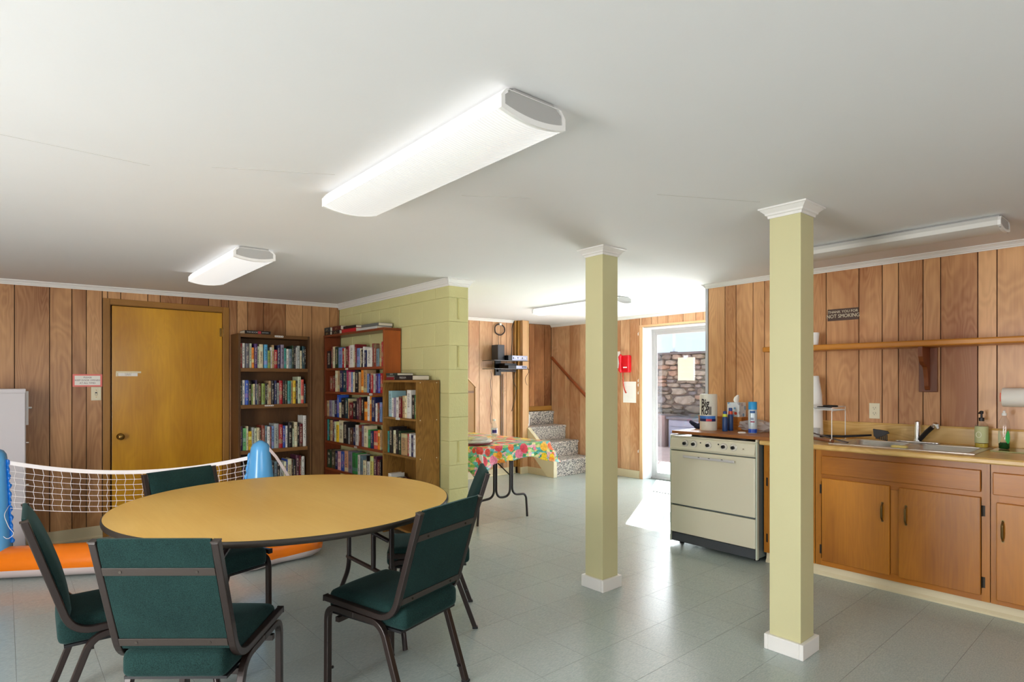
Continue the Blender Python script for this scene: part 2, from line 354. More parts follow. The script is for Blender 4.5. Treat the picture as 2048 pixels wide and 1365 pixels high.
def book_mat():
    """Spines take the book's own colour; a lighter or darker printed band and a title run down the spine."""
    m, t, b = new_mat('book_cover'); N, L = t.nodes, t.links
    oi = N.new('ShaderNodeObjectInfo'); tc = N.new('ShaderNodeTexCoord')
    sep = N.new('ShaderNodeSeparateXYZ'); L.new(tc.outputs['Generated'], sep.inputs[0])
    # title marks: noise stretched across the spine, cut to a middle zone
    cb = N.new('ShaderNodeCombineXYZ')
    for i in range(3): L.new(oi.outputs['Random'], cb.inputs[i])
    off = N.new('ShaderNodeVectorMath'); off.operation = 'MULTIPLY_ADD'; off.inputs[1].default_value = (40, 23, 57)
    L.new(cb.outputs[0], off.inputs[0]); L.new(tc.outputs['Object'], off.inputs[2])
    n = N.new('ShaderNodeTexNoise'); n.inputs['Scale'].default_value = 130; n.inputs['Detail'].default_value = 1
    L.new(off.outputs[0], n.inputs['Vector'])
    g = N.new('ShaderNodeMath'); g.operation = 'GREATER_THAN'; g.inputs[1].default_value = 0.50; L.new(n.outputs['Fac'], g.inputs[0])
    z1 = N.new('ShaderNodeMath'); z1.operation = 'GREATER_THAN'; z1.inputs[1].default_value = 0.18; L.new(sep.outputs[2], z1.inputs[0])
    z2 = N.new('ShaderNodeMath'); z2.operation = 'LESS_THAN'; z2.inputs[1].default_value = 0.88; L.new(sep.outputs[2], z2.inputs[0])
    a0 = N.new('ShaderNodeMath'); a0.operation = 'MULTIPLY'; L.new(z1.outputs[0], a0.inputs[0]); L.new(z2.outputs[0], a0.inputs[1])
    xs = N.new('ShaderNodeMath'); xs.operation = 'SUBTRACT'; xs.inputs[1].default_value = 0.5; L.new(sep.outputs[0], xs.inputs[0])
    xa_ = N.new('ShaderNodeMath'); xa_.operation = 'ABSOLUTE'; L.new(xs.outputs[0], xa_.inputs[0])
    xl = N.new('ShaderNodeMath'); xl.operation = 'LESS_THAN'; xl.inputs[1].default_value = 0.23; L.new(xa_.outputs[0], xl.inputs[0])
    a1 = N.new('ShaderNodeMath'); a1.operation = 'MULTIPLY'; L.new(a0.outputs[0], a1.inputs[0]); L.new(xl.outputs[0], a1.inputs[1])
    a2 = N.new('ShaderNodeMath'); a2.operation = 'MULTIPLY'; L.new(a1.outputs[0], a2.inputs[0]); L.new(g.outputs[0], a2.inputs[1])
    inv = N.new('ShaderNodeHueSaturation'); inv.inputs['Hue'].default_value = 0.56; inv.inputs['Saturation'].default_value = 0.7
    L.new(oi.outputs['Color'], inv.inputs['Color'])
    bw = N.new('ShaderNodeRGBToBW'); L.new(oi.outputs['Color'], bw.inputs[0])
    lt = N.new('ShaderNodeMath'); lt.operation = 'LESS_THAN'; lt.inputs[1].default_value = 0.22; L.new(bw.outputs[0], lt.inputs[0])
    tcol = N.new('ShaderNodeMixRGB'); tcol.inputs[1].default_value = (*s2l((60, 52, 58)), 1); tcol.inputs[2].default_value = (*s2l((214, 200, 176)), 1)
    L.new(lt.outputs[0], tcol.inputs[0])
    m1 = N.new('ShaderNodeMixRGB'); L.new(oi.outputs['Color'], m1.inputs[1]); L.new(tcol.outputs[0], m1.inputs[2])
    sc = N.new('ShaderNodeMath'); sc.operation = 'MULTIPLY'; sc.inputs[1].default_value = 0.75; L.new(a2.outputs[0], sc.inputs[0]); L.new(sc.outputs[0], m1.inputs[0])
    # a block of another colour low or high on some spines
    rb = N.new('ShaderNodeMath'); rb.operation = 'MULTIPLY'; rb.inputs[1].default_value = 1.0; L.new(oi.outputs['Random'], rb.inputs[0])
    b1 = N.new('ShaderNodeMath'); b1.operation = 'SUBTRACT'; L.new(sep.outputs[2], b1.inputs[0]); L.new(rb.outputs[0], b1.inputs[1])
    b2 = N.new('ShaderNodeMath'); b2.operation = 'ABSOLUTE'; L.new(b1.outputs[0], b2.inputs[0])
    b3 = N.new('ShaderNodeMath'); b3.operation = 'LESS_THAN'; b3.inputs[1].default_value = 0.085; L.new(b2.outputs[0], b3.inputs[0])
    m2 = N.new('ShaderNodeMixRGB'); L.new(b3.outputs[0], m2.inputs[0]); L.new(m1.outputs[0], m2.inputs[1]); L.new(inv.outputs[0], m2.inputs[2])
    L.new(m2.outputs[0], b.inputs['Base Color']); b.inputs['Roughness'].default_value = 0.4
    return m
M_book = book_mat()
M_pages = mat('page_block', (224, 216, 196), 0.85)

def stone_mat():
    m, t, b = new_mat('fieldstone'); N, L = t.nodes, t.links
    oi = N.new('ShaderNodeObjectInfo'); tc = N.new('ShaderNodeTexCoord')
    r = N.new('ShaderNodeValToRGB'); e = r.color_ramp.elements
    cols = [(92, 90, 94), (140, 130, 116), (112, 112, 118), (146, 118, 102), (158, 152, 142), (104, 98, 90)]
    while len(e) < len(cols): e.new(0.5)
    for i, c in enumerate(cols): e[i].position = i / (len(cols) - 1); e[i].color = (*s2l(c), 1)
    L.new(oi.outputs['Random'], r.inputs[0])
    n = N.new('ShaderNodeTexNoise'); n.inputs['Scale'].default_value = 9; n.inputs['Detail'].default_value = 6; L.new(tc.outputs['Object'], n.inputs['Vector'])
    rr = N.new('ShaderNodeValToRGB'); rr.color_ramp.elements[0].position = 0.3; rr.color_ramp.elements[0].color = (0.6, 0.58, 0.56, 1); rr.color_ramp.elements[1].position = 0.65
    L.new(n.outputs['Fac'], rr.inputs[0])
    mm = N.new('ShaderNodeMixRGB'); mm.blend_type = 'MULTIPLY'; mm.inputs[0].default_value = 1; L.new(r.outputs[0], mm.inputs[1]); L.new(rr.outputs[0], mm.inputs[2])
    L.new(mm.outputs[0], b.inputs['Base Color']); b.inputs['Roughness'].default_value = 0.85
    return m
M_stone = stone_mat()
M_mortar = mat('dark_mortar', (84, 80, 80), 0.9)
# ------------------------------------------------------------------ mesh helpers
class MB:
    def __init__(s, off=(0, 0, 0)):
        s.v = []; s.f = []; s.m = []; s.o = off
    def V(s, p):
        s.v.append((p[0] - s.o[0], p[1] - s.o[1], p[2] - s.o[2])); return len(s.v) - 1
    def F(s, ids, mi=0): s.f.append(tuple(ids)); s.m.append(mi)
    def box(s, x0, x1, y0, y1, z0, z1, mi=0):
        i = [s.V(p) for p in ((x0, y0, z0), (x1, y0, z0), (x1, y1, z0), (x0, y1, z0), (x0, y0, z1), (x1, y0, z1), (x1, y1, z1), (x0, y1, z1))]
        for q in ((0, 3, 2, 1), (4, 5, 6, 7), (0, 1, 5, 4), (1, 2, 6, 5), (2, 3, 7, 6), (3, 0, 4, 7)): s.F([i[k] for k in q], mi)
        return s
    def hexa(s, pts, mi=0):   # 8 points: bottom ring then top ring
        i = [s.V(p) for p in pts]
        for q in ((0, 3, 2, 1), (4, 5, 6, 7), (0, 1, 5, 4), (1, 2, 6, 5), (2, 3, 7, 6), (3, 0, 4, 7)): s.F([i[k] for k in q], mi)
        return s
    def prism(s, prof, a, b, axis='Y', mi=0):
        """prof: 2-D points; extruded along axis from a to b. axis X: (y,z) axis Y: (x,z) axis Z: (x,y)"""
        def P(q, t): return {'X': (t, q[0], q[1]), 'Y': (q[0], t, q[1]), 'Z': (q[0], q[1], t)}[axis]
        A = [s.V(P(q, a)) for q in prof]; B = [s.V(P(q, b)) for q in prof]; n = len(prof)
        for k in range(n): s.F((A[k], A[(k + 1) % n], B[(k + 1) % n], B[k]), mi)
        s.F(A[::-1], mi); s.F(B, mi); return s
    def loft(s, rings, mi=0, caps=True, closed=True):
        ids = [[s.V(p) for p in r] for r in rings]; n = len(rings[0])
        for a, b in zip(ids[:-1], ids[1:]):
            for k in range(n if closed else n - 1): s.F((a[k], a[(k + 1) % n], b[(k + 1) % n], b[k]), mi)
        if caps: s.F(ids[0][::-1], mi); s.F(ids[-1], mi)
        return s
    def tube(s, path, r, n=10, mi=0, square=False, flat=1.0, up0=None, mifn=None):
        P = [Vector(p) for p in path]; rad = r if isinstance(r, (list, tuple)) else [r] * len(P)
        T = []
        for k in range(len(P)):
            d = (P[min(k + 1, len(P) - 1)] - P[max(k - 1, 0)]); T.append(d.normalized())
        up = Vector(up0) if up0 else (Vector((0, 0, 1)) if abs(T[0].z) < 0.9 else Vector((1, 0, 0)))
        rings = []
        for k, p in enumerate(P):
            side = T[k].cross(up)
            if side.length < 1e-4: side = T[k].cross(Vector((0, 1, 0)))
            side.normalize(); u2 = side.cross(T[k]).normalized(); up = u2
            ring = []
            if square:
                for (a, c) in ((-1, -1), (1, -1), (1, 1), (-1, 1)): ring.append(p + side * a * rad[k] + u2 * c * rad[k] * flat)
            else:
                for q in range(n):
                    an = 2 * PI * q / n; ring.append(p + side * math.cos(an) * rad[k] + u2 * math.sin(an) * rad[k] * flat)
            rings.append(ring)
        if mifn is None: return s.loft(rings, mi)
        ids = [[s.V(p) for p in rr] for rr in rings]; m = len(rings[0])
        for a, b_, ra in zip(ids[:-1], ids[1:], rings[:-1]):
            for k in range(m): s.F((a[k], a[(k + 1) % m], b_[(k + 1) % m], b_[k]), mifn(2 * PI * (k + 0.5) / m))
        s.F(ids[0][::-1], mifn(PI / 2)); s.F(ids[-1], mifn(PI / 2))
        return s
    def lathe(s, prof, c=(0, 0, 0), n=24, mi=0, axis='Z'):
        """prof: (radius, height) from bottom to top"""
        rings = []
        for r, h in prof:
            ring = []
            for k in range(n):
                a = 2 * PI * k / n; x, y = r * math.cos(a), r * math.sin(a)
                p = {'Z': (x, y, h), 'X': (h, x, y), 'Y': (y, h, x)}[axis]
                ring.append((c[0] + p[0], c[1] + p[1], c[2] + p[2]))
            rings.append(ring)
        return s.loft(rings, mi)
    def rbox(s, x0, x1, y0, y1, z0, z1, r, cuts=6, crown=0.0, mi=0):
        """rounded box; crown lifts the middle of the top"""
        bm = bmesh.new(); bmesh.ops.create_cube(bm, size=2)
        bmesh.ops.subdivide_edges(bm, edges=bm.edges, cuts=cuts, use_grid_fill=True)
        cx, cy, cz = (x0 + x1) / 2, (y0 + y1) / 2, (z0 + z1) / 2; hx, hy, hz = (x1 - x0) / 2, (y1 - y0) / 2, (z1 - z0) / 2
        r = min(r, hx, hy, hz)
        base = len(s.v)
        for v in bm.verts:
            co = v.co
            w = Vector((math.copysign(abs(co.x) ** 0.6, co.x) * hx, math.copysign(abs(co.y) ** 0.6, co.y) * hy, math.copysign(abs(co.z) ** 0.6, co.z) * hz))
            inn = Vector((max(-hx + r, min(hx - r, w.x)), max(-hy + r, min(hy - r, w.y)), max(-hz + r, min(hz - r, w.z))))
            d = w - inn
            if d.length > 1e-7: d = d.normalized() * r
            q = inn + d
            if crown and q.z > 0: q.z += crown * (1 - (q.x / hx) ** 2) * (1 - (q.y / hy) ** 2)
            s.V((cx + q.x, cy + q.y, cz + q.z))
        bm.verts.index_update()
        for f in bm.faces: s.F([base + v.index for v in f.verts], mi)
        bm.free(); return s
def obj(name, mb, mats, parent=None, smooth=False, bevel=0.0, loc=None, seg=2, auto=None):
    me = bpy.data.meshes.new(name)
    me.from_pydata(mb.v, [], mb.f)
    if not isinstance(mats, (list, tuple)): mats = [mats]
    for m in mats: me.materials.append(m)
    if len(mats) > 1:
        for p, mi in zip(me.polygons, mb.m): p.material_index = mi
    bm = bmesh.new(); bm.from_mesh(me)
    bmesh.ops.recalc_face_normals(bm, faces=bm.faces); bm.to_mesh(me); bm.free()
    if smooth:
        me.polygons.foreach_set('use_smooth', [True] * len(me.polygons))
        if auto is not None: me.set_sharp_from_angle(angle=R(auto))
    me.update()
    o = bpy.data.objects.new(name, me)
    if loc: o.location = loc
    if parent: o.parent = parent
    if bevel:
        b = o.modifiers.new('bevel', 'BEVEL'); b.width = bevel; b.segments = seg; b.limit_method = 'ANGLE'; b.angle_limit = R(40)
    C.objects.link(o)
    return o
def tag(o, label, cat, group=None):
    o['label'] = label; o['category'] = cat
    if group: o['group'] = group
    return o
def thing(name, label, cat, loc=(0, 0, 0), rotz=0.0, group=None):
    o = bpy.data.objects.new(name, None); o.empty_display_size = 0.05
    o.location = loc; o.rotation_euler = (0, 0, rotz); C.objects.link(o)
    return tag(o, label, cat, group)
def struct(name, mb, mats, **k):
    o = obj(name, mb, mats, **k); o['kind'] = 'structure'; return o
def text(name, body, size, parent, loc, rot, m, extrude=0.0004, align='CENTER', sx=1.0, bold=0.0):
    cu = bpy.data.curves.new(name, 'FONT'); cu.body = body; cu.size = size; cu.extrude = extrude
    cu.align_x = align; cu.align_y = 'CENTER'; cu.space_line = 1.0; cu.offset = bold; cu.resolution_u = 3
    tmp = bpy.data.objects.new('tmp', cu); C.objects.link(tmp)
    dg = bpy.context.evaluated_depsgraph_get(); dg.update()
    me = bpy.data.meshes.new_from_object(tmp.evaluated_get(dg))
    bpy.data.objects.remove(tmp); bpy.data.curves.remove(cu)
    me.name = name; me.materials.clear(); me.materials.append(m)
    o = bpy.data.objects.new(name, me); o.location = loc; o.rotation_euler = rot; o.scale = (sx, 1, 1)
    if parent: o.parent = parent
    C.objects.link(o); return o
def arc(cx, cz, r, a0, a1, n=6):
    return [(cx + r * math.cos(R(a0 + (a1 - a0) * k / n)), cz + r * math.sin(R(a0 + (a1 - a0) * k / n))) for k in range(n + 1)]
def round_path(pts, r, n=6):
    """round the inner corners of a polyline"""
    P = [Vector(p) for p in pts]; out = [P[0]]
    for a, b, c in zip(P[:-2], P[1:-1], P[2:]):
        u = (a - b); w = (c - b); rr = min(r, u.length * 0.49, w.length * 0.49)
        p0 = b + u.normalized() * rr; p1 = b + w.normalized() * rr
        for k in range(n + 1):
            t = k / n; out.append(p0 * (1 - t) ** 2 + b * 2 * t * (1 - t) + p1 * t * t)
    out.append(P[-1]); return out
def zc(x, y): return 2.2168 + 0.01249 * x - 0.0056 * y
ROT_Y = (R(90), 0, 0)              # text reading from -Y, facing -Y
ROT_X = (R(90), 0, R(-90))         # text on a wall facing -X
# ------------------------------------------------------------------ shell
XW0, XW1, YW0, YW1 = -2.6, 6.68, -2.7, 6.21   # rough extents of the rooms
YF = 6.50                                       # wall behind the folding table
XK = 4.95                                       # kitchen wall
XG = 2.83                                       # green block wall
XR = 6.68                                       # wall with the glass door

fl = struct('floor', MB().box(XW0, XR + 0.22, YW0, 7.2, -0.08, -0.0012), M_seam)
# the tiles: near ones are parts, the rest one joined mesh
T = 0.305
tm = MB(); g = 0.0007
tm.hexa([(g, g, -0.0012), (T - g, g, -0.0012), (T - g, T - g, -0.0012), (g, T - g, -0.0012), (g, g, 0), (T - g, g, 0), (T - g, T - g, 0), (g, T - g, 0)])
cells = []
for i in range(-18, 18):
    for j in range(-12, 25):
        x = 2.18 + i * T; y = 0.733 + j * T
        if x < XW0 - 0.1 or x > XR or y < YW0 or y > 6.45: continue
        if y > 6.0 and x < 2.9: continue
        if x > 5.75 and y > 5.7: continue
        cx, cy = x + T / 2, y + T / 2
        d = cx * math.cos(TH) + cy * math.sin(TH); l = cx * math.sin(TH) - cy * math.cos(TH)
        seen = d > 1.9 and abs(l / d) < 0.92 and not (cx > XG and cx < 3.0 and cy > 4.0)
        cells.append((0 if seen else 1, math.hypot(cx, cy), x, y))
cells.sort()
first = None
rest = MB()
for k, (sn, dist, x, y) in enumerate(cells):
    if k < 300 and sn == 0:
        if first is None:
            first = obj('tile', tm, M_tile, parent=fl, loc=(x, y, 0)); o = first
        else:
            o = first.copy(); o.location = (x, y, 0); C.objects.link(o)
    else:
        rest.hexa([(x + g, y + g, -0.0012), (x + T - g, y + g, -0.0012), (x + T - g, y + T - g, -0.0012), (x + g, y + T - g, -0.0012), (x + g, y + g, 0), (x + T - g, y + g, 0), (x + T - g, y + T - g, 0), (x + g, y + T - g, 0)])
o = obj('far_tiles', rest, M_tile, parent=fl); o['kind'] = 'stuff'

def ceil_box(x0, x1, y0, y1, t=0.12):
    return [(x0, y0, zc(x0, y0)), (x1, y0, zc(x1, y0)), (x1, y1, zc(x1, y1)), (x0, y1, zc(x0, y1)),
            (x0, y0, zc(x0, y0) + t), (x1, y0, zc(x1, y0) + t), (x1, y1, zc(x1, y1) + t), (x0, y1, zc(x0, y1) + t)]
ce = struct('ceiling', MB().hexa(ceil_box(XW0 - 0.1, XR + 0.3, YW0 - 0.1, 7.3)), M_ceiling)
# the hairline of a plasterboard joint
mb = MB()
for (a, b) in (((-0.01, 2.63), (0.43, 2.65)), ((1.60, 2.20), (1.872, 2.029)), ((2.30, 1.62), (2.80, 1.373)), ((1.03, 2.30), (0.62, 2.52))):
    w = 0.0011; dx, dy = b[0] - a[0], b[1] - a[1]; L_ = math.hypot(dx, dy); nx, ny = -dy / L_ * w, dx / L_ * w
    mb.hexa([(p[0] + s * nx, p[1] + s * ny, zc(*p) - z) for z in (0.0006, -0.001) for (p, s) in ((a, -1), (b, -1), (b, 1), (a, 1))])
obj('plaster_joint', mb, mat('joint_line', (188, 186, 182), 0.9), parent=ce)

def plank_wall(parent, axis, pos, edges, z0, z1, m, face, th=0.005, gap=0.0022, cuts=()):
    """separate planks on a wall; cuts = (a0, a1, zlow, zhigh) areas left open"""
    for a, b in zip(edges[:-1], edges[1:]):
        lo, hi = min(a, b), max(a, b)
        if hi - lo < 0.012: continue
        segs = [(z0(lo) if callable(z0) else z0, None)]
        zt = min(z1(lo), z1(hi)) if callable(z1) else z1
        spans = [(segs[0][0], zt)]
        for (c0, c1, cz0, cz1) in cuts:
            if lo >= c0 - 0.01 and hi <= c1 + 0.01:
                new = []
                for (s0, s1) in spans:
                    if cz0 > s0 + 0.01: new.append((s0, min(s1, cz0)))
                    if cz1 < s1 - 0.01: new.append((max(s0, cz1), s1))
                spans = new
        for (s0, s1) in spans:
            if s1 - s0 < 0.01: continue
            w = (hi - lo) / 2 - gap; c = (lo + hi) / 2; ch = 0.0015
            if axis == 'X':   # wall runs along X, facing -Y at y=pos
                mb = MB(); mb.prism([(-w, 0), (-w + ch, -face * th), (w - ch, -face * th), (w, 0)], 0, s1 - s0, 'Z')
                o = obj('plank', mb, m, parent=parent, loc=(c, pos, s0))
            else:
                mb = MB(); mb.prism([(0, -w), (-face * th, -w + ch), (-face * th, w - ch), (0, w)], 0, s1 - s0, 'Z')
                o = obj('plank', mb, m, parent=parent, loc=(pos, c, s0))

def crown(name, p0, p1, nrm, drop=0.045, out=0.042, parent=None, ext=0.0):
    """small stepped crown moulding under the ceiling from p0 to p1 (x,y), nrm = into the room"""
    prof = [(0.0, 0.002), (out, 0.002), (out, -0.007), (out * 0.82, -0.010), (out * 0.45, -drop * 0.55), (out * 0.42, -drop * 0.68), (out * 0.2, -drop * 0.8), (out * 0.18, -drop), (0.0, -drop)]
    rings = []
    for (x, y), e in ((p0, -1), (p1, 1)):
        ring = []
        dx, dy = p1[0] - p0[0], p1[1] - p0[1]; L_ = math.hypot(dx, dy); ux, uy = dx / L_, dy / L_
        for (o_, z) in prof:
            ring.append((x + nrm[0] * o_ + ux * e * o_ * ext, y + nrm[1] * o_ + uy * e * o_ * ext, zc(x, y) + z))
        rings.append(ring)
    return struct(name, MB().loft(rings), M_crown, parent=parent)

def ztop(axis, pos, d=0.03):
    return (lambda a: zc(a, pos) - d) if axis == 'X' else (lambda a: zc(pos, a) - d)

# --- wall with the ochre door
w = struct('wall_left', MB().box(XW0, 0.655, YW1 + 0.006, YW1 + 0.14, 0, 2.35).box(1.678, XG + 0.2, YW1 + 0.006, YW1 + 0.14, 0, 2.35).box(0.655, 1.678, YW1 + 0.006, YW1 + 0.14, 2.06, 2.35), M_groove)
e0 = [-2.6, -2.49, -2.34, -2.15, -2.0, -1.85, -1.62, -1.49, -1.28, -1.17, -0.95, -0.84, -0.62, -0.45, -0.30, -0.15]
plank_wall(w, 'X', YW1 + 0.006, e0 + [0.067, .29, .439, .539, .652], 0.105, ztop('X', YW1), M_plank_l, 1)
plank_wall(w, 'X', YW1 + 0.006, [.652, .69, .787, .993, 1.092, 1.273, 1.501, 1.612, 1.68], 2.09, ztop('X', YW1), M_plank_l, 1)
plank_wall(w, 'X', YW1 + 0.006, [1.68, 1.76, 1.859, 2.015, 2.239, 2.419, 2.52, 2.72, 2.813, 2.83], 0.105, ztop('X', YW1), M_plank_l, 1)
crown('trim_1', (XW0, YW1), (XG, YW1), (0, -1), 0.040, 0.030)
bb = MB().prism([(YW1 - 0.012, 0.0), (YW1 - 0.012, 0.012), (YW1 - 0.004, 0.02), (YW1 - 0.003, 0.105), (YW1 + 0.004, 0.105), (YW1 + 0.004, 0)], XW0, 0.653, 'X')
struct('baseboard_left', bb, M_base)
bb = MB().prism([(YW1 - 0.012, 0.0), (YW1 - 0.012, 0.012), (YW1 - 0.004, 0.02), (YW1 - 0.003, 0.105), (YW1 + 0.004, 0.105), (YW1 + 0.004, 0)], 1.68, XG - 0.002, 'X')
struct('baseboard_left_2', bb, M_base)

# --- ochre door, its casing, stop and hardware
d1 = bpy.data.objects.new('door_1', None); C.objects.link(d1); d1.location = (1.17, YW1, 0); d1['kind'] = 'structure'
OF = (1.17, YW1, 0)
obj('door_panel', MB(OF).box(0.722, 1.622, YW1 + 0.008, YW1 + 0.045, 0.008, 2.030), M_doorwood, parent=d1, bevel=0.002)
obj('casing', MB(OF).box(0.655, 0.706, YW1 - 0.012, YW1 + 0.012, 0, 2.089), M_casing, parent=d1, bevel=0.003)
obj('casing', MB(OF).box(1.630, 1.682, YW1 - 0.012, YW1 + 0.012, 0, 2.089), M_casing, parent=d1, bevel=0.003)
obj('casing', MB(OF).box(0.707, 1.629, YW1 - 0.012, YW1 + 0.012, 2.040, 2.089), M_casing_x, parent=d1, bevel=0.003)
obj('jamb', MB(OF).box(0.690, 0.712, YW1 + 0.004, YW1 + 0.14, 0, 2.06), M_casing, parent=d1)
obj('jamb', MB(OF).box(1.626, 1.648, YW1 + 0.004, YW1 + 0.14, 0, 2.06), M_casing, parent=d1)
obj('jamb', MB(OF).box(0.712, 1.626, YW1 + 0.013, YW1 + 0.14, 2.036, 2.06), M_casing_x, parent=d1)
k = obj('door_knob', MB(OF).lathe([(0.030, 0.0), (0.030, 0.006), (0.012, 0.010), (0.012, 0.030), (0.022, 0.036), (0.029, 0.048), (0.026, 0.060), (0.012, 0.067), (0.0, 0.068)], c=(0, 0, 0), n=24), M_brass, parent=d1, smooth=True)
k.data.transform(Matrix.Translation(Vector(OF))); k.rotation_euler = (R(90), 0, 0); k.location = (0.784 - 1.17, 0.008, 0.87)
obj('leak_block', MB(OF).box(0.655, 1.678, YW1 + 0.12, YW1 + 0.16, 0, 2.10), M_groove, parent=d1)  # added unseen behind the door to stop daylight through its gaps
for hz in (1.80, 0.25):
    h = obj('hinge', MB(OF).lathe([(0.007, 0), (0.007, 0.022)] , c=(1.627, YW1 - 0.0, hz), n=10).lathe([(0.0075, 0.024), (0.0075, 0.058)], c=(1.627, YW1, hz), n=10).lathe([(0.007, 0.060), (0.007, 0.082)], c=(1.627, YW1, hz), n=10).box(1.600, 1.628, YW1 + 0.006, YW1 + 0.009, hz, hz + 0.082), M_brass, parent=d1)

# --- green block wall with its end face and open core slots
w = struct('wall_center', MB().box(XG + 0.006, XG + 0.196, 4.079, YW1 + 0.4, 0, 2.30), M_green)
# courses of blocks as pieces
def block(x0, x1, y0, y1, z0, z1, slot=None):
    mb = MB()
    c = ((x0 + x1) / 2, (y0 + y1) / 2, z0)
    mb = MB(c)
    if slot is None: mb.box(x0, x1, y0, y1, z0, z1)
    else:
        sy0, sx0, sx1, sz0, sz1 = slot
        mb.box(x0, sx0, y0, y1, z0, z1); mb.box(sx1, x1, y0, y1, z0, z1)
        if sz0 > z0 + 0.002: mb.box(sx0, sx1, y0, y1, z0, sz0)
        if sz1 < z1 - 0.002: mb.box(sx0, sx1, y0, y1, sz1, z1)
        mb.box(sx0, sx1, y0 + 0.12, y1, sz0, sz1)
    o = obj('block', mb, M_green, parent=w, loc=c, bevel=0.0042, seg=2)
zj = [0.0] + [0.042 + 0.203 * k for k in range(1, 11)] + [2.235]
zj[0] = 0.0
for r_, (za, zb) in enumerate(zip(zj[:-1], zj[1:])):
    jy = [4.07, 4.283, 4.69, 5.085, 5.48, 5.88, 6.205] if r_ % 2 == 0 else [4.07, 4.484, 4.884, 5.28, 5.68, 6.08, 6.205]
    for q, (ya, yb) in enumerate(zip(jy[:-1], jy[1:])):
        if q == 0:   # end block spans the full thickness
            slot = None
            if r_ in (9, 7, 3): slot = (0, 2.910, 2.936, za + 0.022, zb - 0.004)
            if r_ == 0: slot = None
            block(XG, 3.030, ya, yb - 0.0016, za + 0.0008, zb - 0.0008, slot)
        else:
            block(XG, XG + 0.012, ya + 0.0022, yb - 0.0022, za + 0.0012, zb - 0.0012)
crown('trim_2', (XG, 4.07), (XG, YW1), (-1, 0), 0.062, 0.040)
crown('trim_3', (XG - 0.0, 4.07), (3.03, 4.07), (0, -1), 0.062, 0.040, ext=1.0)
crown('trim_4', (3.03, YF), (3.03, 4.07), (1, 0), 0.062, 0.040)

# --- far wall behind the folding table, stair post, stair walls
w = struct('wall_back', MB().box(3.03, 5.80, YF + 0.006, YF + 0.12, 0, 2.35), M_groove)
plank_wall(w, 'X', YF + 0.006, [3.03, 3.12, 3.3, 3.4, 3.6, 3.72, 3.9, 4.1, 4.2, 4.42, 4.55, 4.70, 4.851, 5.034, 5.266, 5.425, 5.53, 5.667, 5.80], 0.10, ztop('X', YF), M_plank_far_lit, 1)
crown('trim_5', (3.03, YF), (5.80, YF), (0, -1), 0.040, 0.030)
struct('baseboard_back', MB().prism([(YF - 0.014, 0.0), (YF - 0.014, 0.010), (YF - 0.006, 0.02), (YF - 0.005, 0.10), (YF + 0.004, 0.10), (YF + 0.004, 0)], 3.03, 5.70, 'X'), M_base)
# boxed post with its two faces and a dark recess with the door edge
w = struct('wall_back_post', MB().box(5.745, 5.858, 6.385, 6.494, 0, zc(5.8, 6.4) - 0.004), M_casing_far)
obj('corner_strip', MB().box(5.700, 5.745, 6.440, 6.494, 0.1, zc(5.8, 6.4) - 0.006), M_casing, parent=w, bevel=0.002)
obj('corner_strip', MB().box(5.660, 5.694, 6.466, 6.492, 0.1, zc(5.8, 6.4) - 0.006), M_casing, parent=w, bevel=0.002)
obj('corner_bead', MB().box(5.850, 5.862, 6.379, 6.392, 0.73, zc(5.8, 6.4) - 0.006), M_casing_far, parent=w, bevel=0.002)
struct('baseboard_post', MB().box(5.690, 5.868, 6.374, 6.386, 0, 0.10), M_base, bevel=0.003)
# side of the stair below the skirt board
w = struct('wall_stair_side', MB().box(5.846, 5.862, 5.97, 6.385, 0, 0.10).prism([(6.07, 0.10), (6.385, 0.10), (6.385, 0.42)], 5.846, 5.862, 'X'), M_groove)
for (ya, yb) in ((6.09, 6.16), (6.162, 6.24), (6.242, 6.31), (6.312, 6.385)):
    za = 0.106 + (ya - 6.066) * 0.92; zb = 0.106 + (yb - 6.066) * 0.92
    obj('plank', MB((5.843, ya, 0.1)).prism([(ya, 0.1), (yb, 0.1), (yb, zb), (ya, max(za, 0.101))], 5.840, 5.846, 'X'), M_plank_far_lit, parent=w, loc=(5.843, ya, 0.1))
struct('baseboard_stair', MB().box(5.836, 5.845, 5.962, 6.374, 0, 0.10), M_base, bevel=0.003)
# back and upper walls of the stairwell
YS = 6.735
w = struct('wall_stair_back', MB().box(5.862, XR + 0.006, YS + 0.006, YS + 0.12, 0, 2.35), M_groove)
plank_wall(w, 'X', YS + 0.006, [5.862, 5.95, 6.05, 6.141, 6.20, 6.313, 6.526, 6.678], 0.965, ztop('X', YS, 0.004), wood('birch_plank_shaded', (106, 60, 34), (188, 132, 88), 'Z', 0.42, vary=0.3, coat=0.1), 1)  # stairwell shade put into the colour of this darker birch
obj('landing_strip', MB().box(5.87, XR, YS - 0.006, YS + 0.004, 0.885, 0.962), M_casing_x, parent=w)
struct('wall_stair_left', MB().box(5.75, 5.862, 6.50, YS + 0.12, 0, 2.35), M_plank_far_lit)

